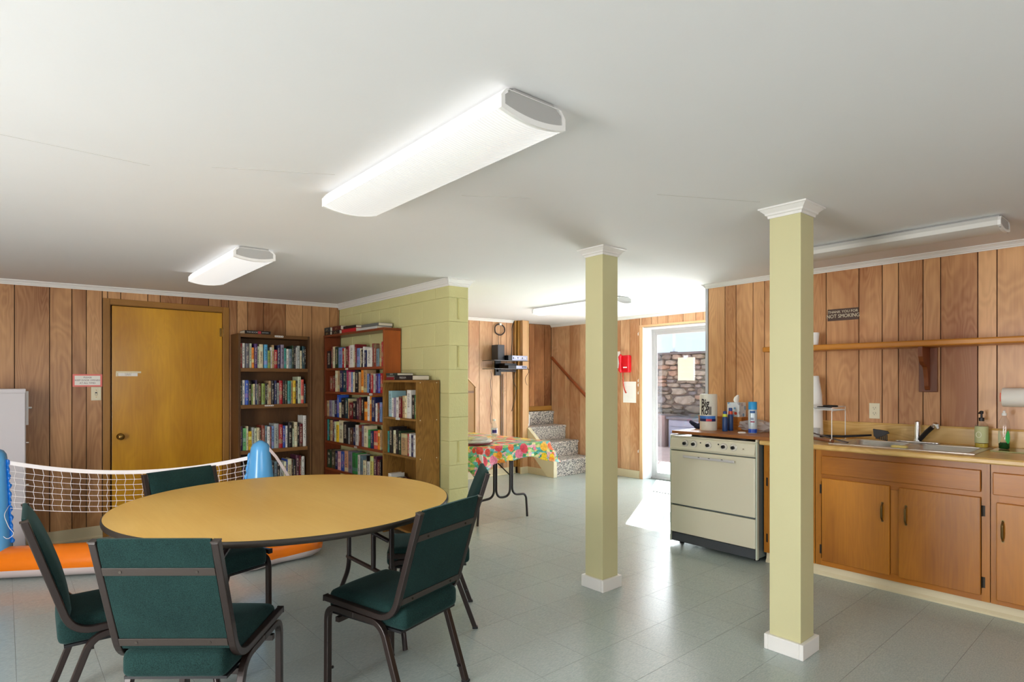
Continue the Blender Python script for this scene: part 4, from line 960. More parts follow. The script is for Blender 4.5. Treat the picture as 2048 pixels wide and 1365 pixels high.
ROWS=[
('dark',0,1.490,'1.717,0.02,0.236,R 1.74,0.025,0.24,W 1.771,0.035,0.238,G 1.808,0.022,0.239,lg 1.83,0.02,0.2,O 1.852,0.027,0.238,P 1.881,0.021,0.213,lg 1.902,0.035,0.235,C 1.946,0.03,0.233,sb 1.979,0.027,0.176,yg 2.008,0.016,0.21,W 2.025,0.017,0.232,T 2.044,0.032,0.186,R 2.079,0.025,0.231,N 2.107,0.031,0.238,mg 2.141,0.022,0.204,te 2.164,0.024,0.198,W 2.19,0.031,0.199,sl 2.222,0.016,0.234,dg 2.241,0.02,0.225,K 2.263,0.01,0.216,W 2.275,0.027,0.233,Gy 2.304,0.016,0.185,C 2.325,0.023,0.231,dt 2.349,0.018,0.228,K'),
('dark',1,1.132,'1.72,0.02,0.215,dt 1.741,0.024,0.239,W 1.768,0.028,0.239,B 1.797,0.029,0.23,K 1.827,0.013,0.197,yg 1.841,0.018,0.203,C 1.861,0.017,0.239,N 1.879,0.014,0.2,lg 1.894,0.025,0.209,Br 1.922,0.03,0.206,yg 1.955,0.021,0.209,K 1.977,0.014,0.196,C 1.992,0.023,0.233,T 2.019,0.026,0.233,K 2.045,0.022,0.236,N 2.07,0.023,0.212,Gy 2.096,0.031,0.236,R 2.128,0.019,0.236,K 2.149,0.023,0.233,ol 2.176,0.031,0.233,te 2.21,0.019,0.233,T 2.232,0.025,0.237,Y 2.261,0.019,0.233,K 2.282,0.032,0.275,lg 2.315,0.027,0.246,co 2.344,0.02,0.201,dt'),
('dark',2,0.690,'1.72,0.024,0.234,P 1.747,0.032,0.215,lgr 1.78,0.015,0.234,C 1.796,0.033,0.183,Y 1.83,0.024,0.218,Gy 1.855,0.023,0.211,lg 1.88,0.022,0.214,C 1.903,0.018,0.211,Br 1.922,0.03,0.233,rb 1.953,0.023,0.23,sl 1.977,0.027,0.22,W 2.005,0.01,0.217,dr 2.016,0.027,0.223,lb 2.045,0.043,0.246,Gy 2.091,0.033,0.236,R 2.127,0.027,0.222,B 2.156,0.021,0.219,W 2.184,0.036,0.252,K 2.226,0.016,0.188,lg 2.244,0.029,0.252,C 2.276,0.022,0.235,K 2.3,0.032,0.232,dr 2.336,0.031,0.316,W'),
('dark',3,0.330,'1.717,0.017,0.199,Y 1.735,0.027,0.199,P 1.763,0.029,0.212,K 1.795,0.028,0.218,C 1.826,0.028,0.206,rb 1.857,0.028,0.212,N 1.888,0.025,0.218,Gy 1.916,0.028,0.212,dr 1.947,0.029,0.218,T 1.979,0.032,0.215,dg 2.015,0.028,0.218,K 2.044,0.03,0.225,sl 2.075,0.026,0.225,K 2.103,0.036,0.218,Gy 2.141,0.023,0.218,C 2.166,0.008,0.238,B 2.175,0.042,0.241,C 2.218,0.012,0.231,Br 2.232,0.029,0.231,K 2.264,0.033,0.272,pl 2.298,0.016,0.265,dr 2.317,0.033,0.255,W'),
('red',0,1.500,'6.159,0.099,0.188,K 6.045,0.044,0.231,dr 5.998,0.053,0.229,C 5.942,0.08,0.223,dg 5.86,0.09,0.213,lb 5.766,0.037,0.203,R 5.726,0.032,0.201,C 5.687,0.068,0.217,dr 5.617,0.027,0.223,pk 5.586,0.08,0.227,W 5.503,0.027,0.167,C 5.474,0.039,0.231,dr 5.432,0.061,0.19,lb 5.369,0.025,0.185,C 5.34,0.041,0.172,K 5.296,0.025,0.199,W 5.269,0.047,0.163,N 5.22,0.099,0.181,W 5.115,0.024,0.221,dr 5.089,0.056,0.219,rb 5.027,0.052,0.169,sl 4.97,0.034,0.216,T 4.934,0.026,0.231,R'),
('red',1,1.250,'6.075,0.089,0.163,rb 5.982,0.047,0.169,dr 5.932,0.048,0.231,C 5.881,0.047,0.23,T 5.827,0.078,0.23,N 5.747,0.08,0.223,dt 5.66,0.031,0.222,mg2 5.623,0.057,0.204,pk 5.563,0.037,0.203,lb 5.522,0.038,0.203,C 5.476,0.079,0.22,K 5.394,0.033,0.202,T 5.344,0.048,0.228,O 5.294,0.069,0.227,T 5.216,0.036,0.184,lb 5.178,0.034,0.184,N 5.138,0.053,0.189,R 5.083,0.041,0.183,Gy 5.039,0.038,0.183,P 4.996,0.038,0.183,B 4.953,0.045,0.185,R'),
('red',2,0.980,'6.187,0.057,0.17,T 6.127,0.074,0.175,mg 6.05,0.055,0.173,Gy 5.992,0.07,0.174,N 5.917,0.056,0.236,B 5.858,0.058,0.157,C 5.797,0.078,0.207,K 5.715,0.066,0.208,dt 5.645,0.031,0.203,T 5.611,0.089,0.163,dr 5.514,0.066,0.179,K 5.445,0.061,0.21,pl 5.379,0.042,0.225,dr 5.334,0.053,0.226,K 5.278,0.062,0.181,O 5.212,0.043,0.237,W 5.166,0.04,0.238,O 5.122,0.079,0.229,N 5.039,0.032,0.172,W 5.004,0.03,0.179,rb 4.972,0.042,0.183,lb'),
('red',3,0.720,'6.14,0.039,0.226,te 6.098,0.026,0.228,dg 6.069,0.064,0.222,T 6.002,0.044,0.231,pl 5.955,0.046,0.212,lg 5.906,0.058,0.214,Y 5.845,0.103,0.23,C 5.734,0.095,0.221,K 5.634,0.041,0.164,Gy 5.581,0.067,0.166,Br 5.51,0.05,0.173,N 5.456,0.065,0.205,W 5.388,0.04,0.208,rb 5.327,0.049,0.204,mg 5.275,0.077,0.206,C 5.196,0.049,0.172,gr 5.142,0.06,0.165,N 5.078,0.071,0.168,co 5.004,0.042,0.181,O 4.959,0.029,0.183,T'),
('red',4,0.430,'6.135,0.093,0.187,dg 6.037,0.095,0.194,ol 5.934,0.06,0.191,N 5.869,0.072,0.192,pk 5.792,0.081,0.198,B 5.706,0.08,0.214,pe 5.622,0.086,0.217,mg 5.529,0.102,0.21,gr 5.422,0.053,0.199,W 5.365,0.053,0.197,sl 5.303,0.069,0.156,C 5.23,0.011,0.207,K 5.216,0.058,0.154,W 5.149,0.067,0.213,yg2 5.078,0.061,0.219,pl 5.01,0.045,0.193,dr 4.962,0.032,0.197,K'),
('oak',0,1.045,'4.716,0.06,0.231,ps 4.653,0.035,0.169,W 4.615,0.029,0.17,mg 4.581,0.049,0.175,W 4.527,0.047,0.185,dr 4.473,0.043,0.191,T 4.427,0.032,0.192,C 4.392,0.066,0.241,W 4.319,0.05,0.2,K 4.267,0.022,0.198,gr'),
('oak',1,0.723,'4.727,0.033,0.19,te 4.689,0.056,0.231,K 4.629,0.048,0.203,C 4.578,0.041,0.215,K 4.533,0.043,0.204,dg 4.487,0.099,0.186,T 4.384,0.024,0.188,R 4.358,0.032,0.191,W 4.323,0.037,0.18,N 4.283,0.035,0.184,W'),
('oak',2,0.420,'4.781,0.031,0.076,pk 4.744,0.055,0.113,W 4.683,0.05,0.079,K 4.63,0.041,0.075,dr'),
]
CASE = {'dark': ('dark brown bookcase', 'X'), 'red': ('red-stained bookcase', 'Y'), 'oak': ('short oak bookcase', 'Y')}
def book_mesh(w, d, h):
    """spine faces -Y; rounded spine, boards, page block set in"""
    m_ = MB(); b = 0.0025; n = 4
    w2 = w / 2
    # page block
    m_.box(-w2 + b, w2 - b, 0.004, d - 0.003, 0.003, h - 0.004, 1)
    # boards
    m_.box(-w2, -w2 + b, 0.003, d, 0, h, 0); m_.box(w2 - b, w2, 0.003, d, 0, h, 0)
    pr_ = [(-w2, 0.004)] + [(-w2 * math.cos(PI * k / n), 0.004 - 0.004 * math.sin(PI * k / n)) for k in range(1, n)] + [(w2, 0.004), (w2 - b, 0.006), (-w2 + b, 0.006)]
    m_.prism(pr_, 0, h, 'Z', 0)
    return m_
rb_ = random.Random(5)
MAXH = {'red': (0.318, 0.222, 0.240, 0.232, 0.262), 'dark': (0.285, 0.318, 0.395, 0.318), 'oak': (0.29, 0.30, 0.28)}
for case, idx, zb, data in ROWS:
    cname, ax = CASE[case]
    end = None
    for k, q in enumerate(data.split()):
        a, wd, h, c = q.split(','); a = float(a); wd = float(wd); h = min(float(h), MAXH[case][idx])
        col, cn = COL[c]; dep = {'dark': 0.165, 'red': 0.115, 'oak': 0.150}[case] * rb_.uniform(0.88, 1.0)
        wd = max(0.009, wd - 0.0008)
        o = obj('book', book_mesh(wd, dep, h), [M_book, M_pages])
        jit = rb_.uniform(0.0, 0.014)
        if ax == 'X':
            a = min(max(a, 1.7195), 2.3695 - wd)
            if end is not None and a < end: a = end
            end = a + wd + 0.0004; o.location = (a + wd / 2, YB + 0.022 + jit, zb + 0.0002)
        else:
            lim = (4.866, 6.148) if case == 'red' else (4.209, 4.750)
            a = max(min(a, lim[1]), lim[0] + wd)
            if end is not None and a > end: a = end
            end = a - wd - 0.0004; xf = {'red': XB + 0.014, 'oak': XC + 0.022}[case]
            o.location = (xf + jit * 0.6, a - wd / 2, zb + 0.0002); o.rotation_euler = (0, 0, R(-90))
        v = rb_.uniform(0.92, 1.08)
        o.color = (*[min(1, x * v) for x in s2l(col)], 1)
        size = 'thick ' if wd > 0.042 else 'thin ' if wd < 0.017 else ''
        size2 = 'tall ' if h > 0.238 else 'short ' if h < 0.18 else ''
        tag(o, '%s%s%s book, %s from left, %s shelf of %s' % (size2, size, cn, ORD[k], SHN[idx], cname), 'book', 'books on the %s shelf of the %s' % (SHN[idx], cname))

# flat books and stacks on top of the cases
def flat_book(label, c, L, D, H, col, rz, title=None, spine='-Y', group=None):
    t_ = thing('book', label, 'book', c, rz, group)
    cv = MB(); b = 0.003
    cv.box(-L / 2, L / 2, -D / 2, D / 2, 0, b); cv.box(-L / 2, L / 2, -D / 2, D / 2, H - b, H)
    cv.box(-L / 2, L / 2, -D / 2, -D / 2 + b, b, H - b)
    obj('cover', cv, mat('cover_%d_%d_%d' % col, col, 0.4), parent=t_, bevel=0.001)
    obj('page_block', MB().box(-L / 2 + 0.004, L / 2 - 0.004, -D / 2 + b, D / 2 - 0.004, b, H - b), M_pages, parent=t_)
    if title:
        text('spine_title', title[0], H * 0.62, t_, (title[2] if len(title) > 2 else 0, -D / 2 - 0.0006, H / 2), ROT_Y, title[1], 0.0003)
    return t_
ivory = M_paper
G1 = 'books lying on top of the bookcases'
bk = flat_book('black book with white title lying on top of the dark brown bookcase', (1.885, 6.06, 1.8222), 0.245, 0.165, 0.034, (26, 22, 24), 0.0, ('THE BOOK', mat('title_grey', (190, 186, 180), 0.5), -0.052), group=G1)
obj('spine_band', MB().box(0.000, 0.030, -0.0831, -0.0824, 0.004, 0.030), mat('band_red', (178, 60, 70), 0.5), parent=bk)
text('spine_title', 'EDITION', 0.016, bk, (0.070, -0.0833, 0.017), ROT_Y, mat('title_grey', (190, 186, 180), 0.5))
rz = R(-90)
zt2 = 1.8582
S = [('dark teal album at the left end atop the red-stained bookcase, upper one', 6.10, 0.040, 0.16, 0.19, 0.042, (34, 52, 60)),
     ('black album at the left end atop the red-stained bookcase, lower one', 6.10, 0.0, 0.16, 0.19, 0.040, (28, 26, 28)),
     ('dark red volume atop the red-stained bookcase, second along the upper layer', 5.88, 0.040, 0.22, 0.18, 0.044, (84, 28, 28)),
     ('black volume with gold figures atop the red-stained bookcase, under the dark red volume', 5.90, 0.0, 0.20, 0.18, 0.040, (34, 28, 32)),
     ('bright red book atop the red-stained bookcase in the lower layer', 5.60, 0.0, 0.34, 0.17, 0.040, (180, 22, 38)),
     ('black book lying crooked atop the bright red book', 5.58, 0.040, 0.30, 0.17, 0.028, (24, 24, 26)),
     ('large grey-white book atop the red-stained bookcase near its right end, lower one', 5.20, 0.0, 0.42, 0.17, 0.026, (196, 198, 194)),
     ('grey book with white pages atop the red-stained bookcase, uppermost at right', 5.15, 0.026, 0.36, 0.165, 0.030, (104, 108, 106))]
for i, (lb, y, dz, L, D, H, col) in enumerate(S):
    f_ = flat_book(lb, (2.733, y, zt2 + dz + 0.0002), L - 0.012, D * 0.93, H - 0.0006, col, rz, group=G1)
    if i in (0, 1, 2, 3):
        mg_ = MB()
        for q in range(3): mg_.lathe([(0.0062 - q * 0.001, 0), (0.003, 0.001)], c=(-0.02 + 0.018 * q, -D * 0.93 / 2 - 0.0012, H * 0.35 + 0.010 * (q % 2)), n=7, axis='Y')
        obj('gold_stamp', mg_, mat('gilt', (196, 176, 120), 0.4), parent=f_)
for i, (lb, y, dz, L, D, H, col, ti) in enumerate([
     ('black book titled FREEDOM lying on top of the short oak bookcase, at right', 4.452, 0.0, 0.30, 0.17, 0.040, (34, 28, 32), ('FREEDOM', mat('title_grey', (190, 186, 180), 0.5), -0.01)),
     ('red book lying on top of the short oak bookcase, at left and lowest', 4.685, 0.0, 0.14, 0.17, 0.026, (128, 30, 38), None),
     ('dark green book lying on top of the short oak bookcase, uppermost at left', 4.66, 0.0405, 0.20, 0.165, 0.022, (52, 62, 54), ('HISTORY', mat('title_grey', (190, 186, 180), 0.5), 0.0)),
     ]):
    flat_book(lb, (2.700, y, 1.3722 + dz), L, D, H, col, rz, ti, group=G1)
flat_book('thin grey book under the dark green book on the short oak bookcase', (2.700, 4.69, 1.3985), 0.13, 0.16, 0.0135, (120, 118, 112), rz, group=G1)
# ------------------------------------------------------------------ kitchen: cabinets, worktop, sink
FX = 4.318
def cabinet(label, y0, y1, fronts):
    t_ = thing('base_cabinet', label, 'cabinet', (4.60, (y0 + y1) / 2, 0)); OF = (4.60, (y0 + y1) / 2, 0)
    b_ = MB(OF)
    b_.box(FX + 0.02, 4.93, y0, y0 + 0.016, 0.079, 0.886).box(FX + 0.02, 4.93, y1 - 0.016, y1, 0.079, 0.886)
    b_.box(FX + 0.02, 4.93, y0 + 0.016, y1 - 0.016, 0.079, 0.097).box(4.915, 4.93, y0 + 0.016, y1 - 0.016, 0.097, 0.886)
    obj('carcass', b_, M_cab, parent=t_)
    # face frame: rails and stiles
    for (a, b) in ((y0, y0 + 0.038), (y1 - 0.038, y1)): obj('stile', MB(OF).box(FX, FX + 0.0195, a, b, 0.079, 0.888), M_cab, parent=t_)
    for (a, b) in ((0.835, 0.888), (0.079, 0.125), (0.665, 0.735)): obj('rail', MB(OF).box(FX + 0.0003, FX + 0.0192, y0 + 0.038, y1 - 0.038, a, b), M_cab_y, parent=t_)
    for f in fronts:
        kind, a, b, za, zb = f[:5]
        if kind == 'mid':
            obj('stile', MB(OF).box(FX + 0.0001, FX + 0.0194, a, b, 0.126, 0.664), M_cab, parent=t_); continue
        o = obj('door' if kind == 'door' else 'drawer_front', MB(((FX - 0.009), (a + b) / 2, (za + zb) / 2)).box(FX - 0.018, FX - 0.0006, a, b, za, zb), M_cab if kind == 'door' else M_cab_y, parent=t_, loc=(FX - 0.009 - OF[0], (a + b) / 2 - OF[1], (za + zb) / 2), bevel=0.004)
        OD = (FX - 0.009, (a + b) / 2, (za + zb) / 2)
        if kind == 'door':
            hy, hinge = f[5], f[6]
            P = round_path([(FX - 0.019, hy, za + 0.345), (FX - 0.040, hy, za + 0.365), (FX - 0.042, hy, za + 0.44), (FX - 0.019, hy, za + 0.46)], 0.012, 5)
            n_ = len(P); rad = [0.0045 + 0.0025 * math.sin(PI * k / (n_ - 1)) for k in range(n_)]
            hd = obj('handle', MB(OD).tube(P, rad, 8).lathe([(0.008, 0), (0.006, 0.003)], c=(FX - 0.0215, hy, za + 0.345), n=10, axis='X').lathe([(0.008, 0), (0.006, 0.003)], c=(FX - 0.0215, hy, za + 0.46), n=10, axis='X'), M_bronze, parent=o, smooth=True, auto=40)
            for hz in (zb - 0.11, za + 0.045):
                s = 1 if hinge > (a + b) / 2 else -1
                obj('hinge', MB(OD).box(FX - 0.003, FX - 0.0002, min(hinge + s * 0.001, hinge + s * 0.018), max(hinge + s * 0.001, hinge + s * 0.018), hz, hz + 0.062).lathe([(0.004, 0), (0.004, 0.062)], c=(FX - 0.007, hinge + s * 0.005, hz), n=8), M_hinge, parent=o)
    return t_
cabinet('narrow wooden base cabinet beside the stove, half hidden by the nearer post', 1.722, 2.088, [('drawer', 1.755, 2.052, 0.72, 0.845), ('door', 1.755, 2.052, 0.115, 0.690, 1.79, 2.052)])
cs = cabinet('wide two-door wooden sink cabinet with a long false drawer front', 0.752, 1.718, [('drawer', 0.792, 1.674, 0.718, 0.845), ('mid', 1.208, 1.256, 0, 0), ('door', 1.257, 1.671, 0.115, 0.690, 1.296, 1.671), ('door', 0.792, 1.207, 0.115, 0.687, 1.165, 0.792)])
cabinet('wooden base cabinet right of the sink cabinet with a drawer above its door', 0.22, 0.748, [('drawer', 0.26, 0.737, 0.712, 0.839), ('door', 0.26, 0.721, 0.107, 0.668, 0.691, 0.26)])
cabinet('wooden base cabinet at the far right end of the counter, outside the view', -0.40, 0.216, [('drawer', -0.36, 0.18, 0.712, 0.839), ('door', -0.36, 0.18, 0.107, 0.668, 0.14, -0.36)])
struct('baseboard_kitchen', MB().prism([(4.338, 0), (4.338, 0.012), (4.350, 0.028), (4.356, 0.0775), (4.366, 0.0775), (4.366, 0)], -0.40, 2.085, 'Y'), M_base)

ct = thing('worktop', 'butcher-block patterned laminate counter with raised back edge, holding the sink', 'counter', (4.60, 0.85, 0.925)); OF = (4.60, 0.85, 0.925)
Y0, Y1 = -0.40, 2.092; HX0, HX1, HY0, HY1 = 4.415, 4.835, 0.86, 1.63
nose = [(4.300, 0.8895), (4.262, 0.8895), (4.255, 0.897), (4.255, 0.915), (4.262, 0.923), (4.275, 0.925), (4.300, 0.925)]
obj('front_edge', MB(OF).prism(nose, Y0, Y1, 'Y'), M_counter, parent=ct, smooth=True, auto=35)
obj('top', MB(OF).box(4.300, HX0, Y0, Y1, 0.8895, 0.925).box(HX1, 4.932, Y0, Y1, 0.8895, 0.925).box(HX0, HX1, Y0, HY0, 0.8895, 0.925).box(HX0, HX1, HY1, Y1, 0.8895, 0.925), M_counter, parent=ct)
obj('backsplash', MB(OF).prism([(4.932, 0.8895), (4.932, 0.925), (4.926, 0.935), (4.924, 1.040), (4.930, 1.052), (4.9485, 1.052), (4.9485, 0.8895)], Y0, Y1, 'Y'), M_counter, parent=ct)

sk = thing('sink', 'double bowl stainless steel sink set in the counter', 'sink', (4.63, 1.245, 0.926)); OF = (4.63, 1.245, 0.926)
rim = MB(OF)
RX0, RX1, RY0, RY1 = 4.378, 4.905, 0.835, 1.655
bowls = [(0.875, 1.222), (1.268, 1.615)]; bx0, bx1 = 4.430, 4.815
for (a, b, c_, d_) in ((RX0, bx0, RY0, RY1), (bx1, RX1, RY0, RY1), (bx0, bx1, RY0, bowls[0][0]), (bx0, bx1, bowls[0][1], bowls[1][0]), (bx0, bx1, bowls[1][1], RY1)):
    rim.box(a, b, c_, d_, 0.9255, 0.929)
obj('rim', rim, M_steel, parent=sk)
for (ya, yb) in bowls:
    m_ = MB(OF)
    def rr(x0, x1, y0, y1, r, z):
        out = []
        for cx, cy, a0 in ((x1 - r, y1 - r, 0), (x0 + r, y1 - r, 90), (x0 + r, y0 + r, 180), (x1 - r, y0 + r, 270)):
            for k in range(6): a = R(a0 + 18 * k); out.append((cx + r * math.cos(a), cy + r * math.sin(a), z))
        return out
    m_.loft([rr(bx0 - 0.004, bx1 + 0.004, ya - 0.004, yb + 0.004, 0.03, 0.9292), rr(bx0 + 0.004, bx1 - 0.004, ya + 0.004, yb - 0.004, 0.04, 0.920), rr(bx0 + 0.016, bx1 - 0.016, ya + 0.016, yb - 0.016, 0.05, 0.790), rr(bx0 + 0.05, bx1 - 0.05, ya + 0.05, yb - 0.05, 0.05, 0.766)], caps=False)
    cpt = [m_.V(p) for p in rr(bx0 + 0.05, bx1 - 0.05, ya + 0.05, yb - 0.05, 0.05, 0.766)]; m_.F(cpt)
    bo = obj('bowl', m_, M_steel, parent=sk, smooth=True, auto=50)
    obj('drain', MB(OF).lathe([(0.040, 0), (0.038, 0.003), (0.028, 0.002)], c=((bx0 + bx1) / 2, (ya + yb) / 2, 0.7665), n=20), M_chrome, parent=bo)
fa = thing('faucet', 'chrome kitchen faucet with a black lifted handle behind the sink', 'faucet', (4.86, 1.245, 0.9292)); OF = (4.86, 1.245, 0.9292)
obj('deck_plate', MB(OF).rbox(4.835, 4.885, 1.119, 1.377, 0.929, 0.943, 0.006, cuts=4), M_chrome, parent=fa, smooth=True)
obj('body', MB(OF).lathe([(0.026, 0.943), (0.024, 0.955), (0.021, 0.965), (0.021, 1.040), (0.018, 1.050), (0.018, 1.078), (0.012, 1.084)], c=(4.86, 1.248, 0), n=20), M_chrome, parent=fa, smooth=True, auto=40)
sp = obj('spout', MB(OF).tube([(4.855, 1.235, 0.952), (4.80, 1.180, 1.012), (4.745, 1.125, 1.062)], [0.015, 0.016, 0.015], 12), M_blackpl, parent=fa, smooth=True, auto=40)
obj('spout_tip', MB(OF).tube([(4.748, 1.128, 1.060), (4.735, 1.113, 1.072), (4.722, 1.100, 1.066), (4.716, 1.094, 1.045)], [0.0165, 0.018, 0.0165, 0.012], 12), M_chrome, parent=sp, smooth=True, auto=40)

# ------------------------------------------------------------------ things on the counter
def bottle_soap(label, c, r, h, body_m, pump=True):
    t_ = thing('soap_bottle', label, 'bottle', c)
    obj('body', MB().lathe([(r * 0.9, 0), (r, 0.006), (r, h * 0.62), (r * 0.93, h * 0.70), (r * 0.42, h * 0.78), (r * 0.40, h * 0.80)], n=24), body_m, parent=t_, smooth=True, auto=60)
    return t_
t_ = thing('soap_bottle', 'clear pump bottle of pale yellow hand soap with black pump', 'bottle', (4.86, 0.890, 0.9256))
obj('body', MB().lathe([(0.030, 0), (0.036, 0.004), (0.036, 0.145), (0.030, 0.162), (0.014, 0.172), (0.014, 0.176)], n=28), M_clear, parent=t_, smooth=True, auto=60)
obj('liquid', MB().lathe([(0.029, 0.002), (0.034, 0.006), (0.034, 0.030)], n=28), mat('yellow_soap', (226, 196, 70), 0.15, spec=0.6), parent=t_, smooth=True, auto=50)
lb = obj('label', MB().lathe([(0.0364, 0.034), (0.0364, 0.142)], n=28), mat('pale_green_label', (196, 200, 150), 0.5), parent=t_, smooth=True, auto=50)
obj('label_ring', MB().loft([[(-0.0372 - 0.0004 * s, (0.012 + 0.003 * s) * math.cos(2 * PI * k / 16) + 0.008, 0.088 + (0.017 + 0.003 * s) * math.sin(2 * PI * k / 16)) for k in range(16)] for s in (0, 1)], caps=False), mat('label_white', (236, 236, 214), 0.5), parent=lb)
obj('pump', MB().lathe([(0.015, 0.176), (0.015, 0.198), (0.006, 0.200), (0.006, 0.222), (0.010, 0.224), (0.011, 0.240), (0.004, 0.244)], n=16).tube([(0, 0, 0.234), (-0.034, 0.006, 0.232), (-0.038, 0.006, 0.226)], 0.0042, 8), M_blackpl, parent=t_, smooth=True, auto=40)
t_ = thing('soap_bottle', 'clear squeeze bottle with green dish soap at the bottom on a glass board', 'bottle', (4.80, 0.765, 0.9336))
obj('body', MB().lathe([(0.024, 0), (0.028, 0.004), (0.029, 0.08), (0.031, 0.13), (0.027, 0.175), (0.013, 0.205), (0.012, 0.212)], n=24), M_clear, parent=t_, smooth=True, auto=60)
obj('liquid', MB().lathe([(0.023, 0.002), (0.027, 0.006), (0.0275, 0.042)], n=24), mat('green_soap', (8, 74, 34), 0.15), parent=t_, smooth=True, auto=50)
obj('cap', MB().lathe([(0.013, 0.212), (0.013, 0.228), (0.007, 0.230), (0.007, 0.242), (0.003, 0.245)], n=16), M_whitepl, parent=t_, smooth=True, auto=40)
def leaf(side, m_):
    mb = MB(); n = 10; L, Rr = [], []
    for k in range(n + 1):
        z = 0.035 + 0.085 * k / n; wdt = 0.55 * math.sin(PI * (k / n) ** 0.8 * 0.98) ** 0.8 if 0 < k < n else 0.02
        c0 = R(180 + side * 48)
        ring = []
        for q in (-1, 0, 1):
            a = c0 + q * wdt * 0.9; ring.append((0.0302 * math.cos(a), 0.0302 * math.sin(a), z))
        L.append(ring)
    ids = [[mb.V(p) for p in r] for r in L]
    for a, b in zip(ids[:-1], ids[1:]):
        for q in range(2): mb.F((a[q], a[q + 1], b[q + 1], b[q]))
    return mb
obj('leaf_label', leaf(1, None), mat('leaf_green', (60, 196, 106), 0.4), parent=t_, smooth=True)
obj('leaf_label', leaf(-1, None), mat('leaf_cream', (206, 212, 176), 0.4), parent=t_, smooth=True)
tag(obj('cutting_board', MB((4.80, 0.76, 0.9256)).box(4.655, 4.915, 0.62, 0.812, 0.9257, 0.9330), mat('green_glass_board', (150, 150, 88), 0.1), loc=(4.80, 0.76, 0.9256), bevel=0.002), 'olive glass cutting board lying under the dish soap bottle', 'board')
tag(obj('sponge', MB((4.405, 1.235, 0.93)).rbox(4.384, 4.424, 1.185, 1.275, 0.9292, 0.946, 0.006, cuts=4), mat('yellow_sponge', (228, 208, 130), 0.9, bump=0.5, bscale=120), loc=(4.405, 1.235, 0.93), smooth=True), 'yellow sponge on the front rim of the sink', 'sponge')
# wire rack with things on it
rk = thing('wire_rack', 'white wire shelf rack standing on the counter behind the nearer post', 'rack', (4.60, 1.78, 0.9256)); OF = (4.60, 1.78, 0.9256)
m_ = MB(OF)
for y in (1.66, 1.93):
    m_.tube(round_path([(4.45, y + 0.03, 0.929), (4.45, y, 0.929), (4.45, y, 1.152), (4.70, y, 1.152), (4.70, y, 0.929), (4.70, y + 0.03, 0.929)], 0.012, 5), 0.0030, 8)
obj('leg_wire', m_, M_whitepl, parent=rk, smooth=True)
m_ = MB(OF)
for k in range(12): m_.tube([(4.452 + 0.0225 * k, 1.66, 1.156), (4.452 + 0.0225 * k, 1.93, 1.156)], 0.0014, 6)
m_.tube([(4.45, 1.66, 1.172), (4.45, 1.93, 1.172)], 0.002, 6).tube([(4.70, 1.66, 1.178), (4.70, 1.93, 1.178)], 0.002, 6).tube([(4.45, 1.66, 1.152), (4.45, 1.66, 1.172)], 0.002, 6).tube([(4.70, 1.66, 1.152), (4.70, 1.66, 1.178)], 0.002, 6).tube([(4.45, 1.66, 1.172), (4.70, 1.66, 1.178)], 0.002, 6)
obj('deck_wires', m_, M_whitepl, parent=rk, smooth=True)['kind'] = 'stuff'
t_ = thing('power_cord', 'coiled black cord with oval grips lying on the white wire rack', 'cord', (4.58, 1.76, 1.162))
m_ = MB()
for q in range(2):
    m_.tube([(0.030 * math.cos(2 * PI * k / 18) - 0.02 * q, 0.045 * math.sin(2 * PI * k / 18) - 0.05 * q, 0.008 + 0.012 * q) for k in range(19)], 0.007, 8)
obj('loop', m_, M_blackpl, parent=t_, smooth=True)
obj('lead', MB().tube([(-0.02, -0.02, 0.006), (-0.03, 0.03, 0.004), (0.02, 0.10, 0.004)], 0.004, 8), M_blackpl, parent=t_, smooth=True)
tag(obj('pitcher', MB((4.80, 1.905, 0.9256)).lathe([(0.060, 0.9257), (0.060, 0.94), (0.052, 1.25), (0.030, 1.40), (0.026, 1.405)], c=(4.80, 1.915, 0), n=24), M_whitepl, loc=(4.80, 1.905, 0.9256), smooth=True, ), 'tall tapering white plastic pitcher mostly hidden behind the nearer post', 'pitcher')
# tongs, pipe, brush
t_ = thing('grill_brush', 'black grill brush with a triangular bristle head resting across the sink', 'brush', (4.70, 1.50, 0.93))
hv = obj('handle', MB((4.70, 1.50, 0.93)).tube([(4.60, 1.80, 0.955), (4.66, 1.66, 0.958), (4.715, 1.49, 0.975)], [0.010, 0.009, 0.007], 8), M_blackpl, parent=t_, smooth=True)
obj('head', MB((4.70, 1.50, 0.93)).prism([(1.475, 0.972), (1.480, 1.022), (1.390, 1.012), (1.378, 0.996), (1.455, 0.955)], 4.705, 4.725, 'X'), M_blackpl, parent=t_, bevel=0.002)
mb = MB((4.70, 1.50, 0.93))
for k in range(7): mb.box(4.708, 4.722, 1.392 + 0.011 * k, 1.397 + 0.011 * k, 0.940 + 0.002 * k, 0.985)
obj('bristles', mb, M_blackpl, parent=t_)['kind'] = 'stuff'
tag(obj('spatula', MB((4.55, 1.72, 0.95)).tube([(4.60, 1.95, 1.00), (4.52, 1.74, 0.962), (4.430, 1.55, 0.936)], [0.012, 0.012, 0.013], 8, flat=0.4), mat('grey_brown_metal', (104, 92, 88), 0.4, metal=0.5), loc=(4.55, 1.72, 0.95), smooth=True), 'long grey-brown metal tongs leaning down toward the sink corner', 'tongs')
t_ = thing('rolling_brush', 'short brown wooden handle with ringed end lying at the counter edge', 'handle', (4.42, 1.68, 0.9256))
obj('grip', MB((4.42, 1.68, 0.9256)).tube([(4.52, 1.84, 0.945), (4.40, 1.635, 0.9425)], 0.0125, 12), mat('brown_handle', (128, 78, 48), 0.4), parent=t_, smooth=True, auto=40)
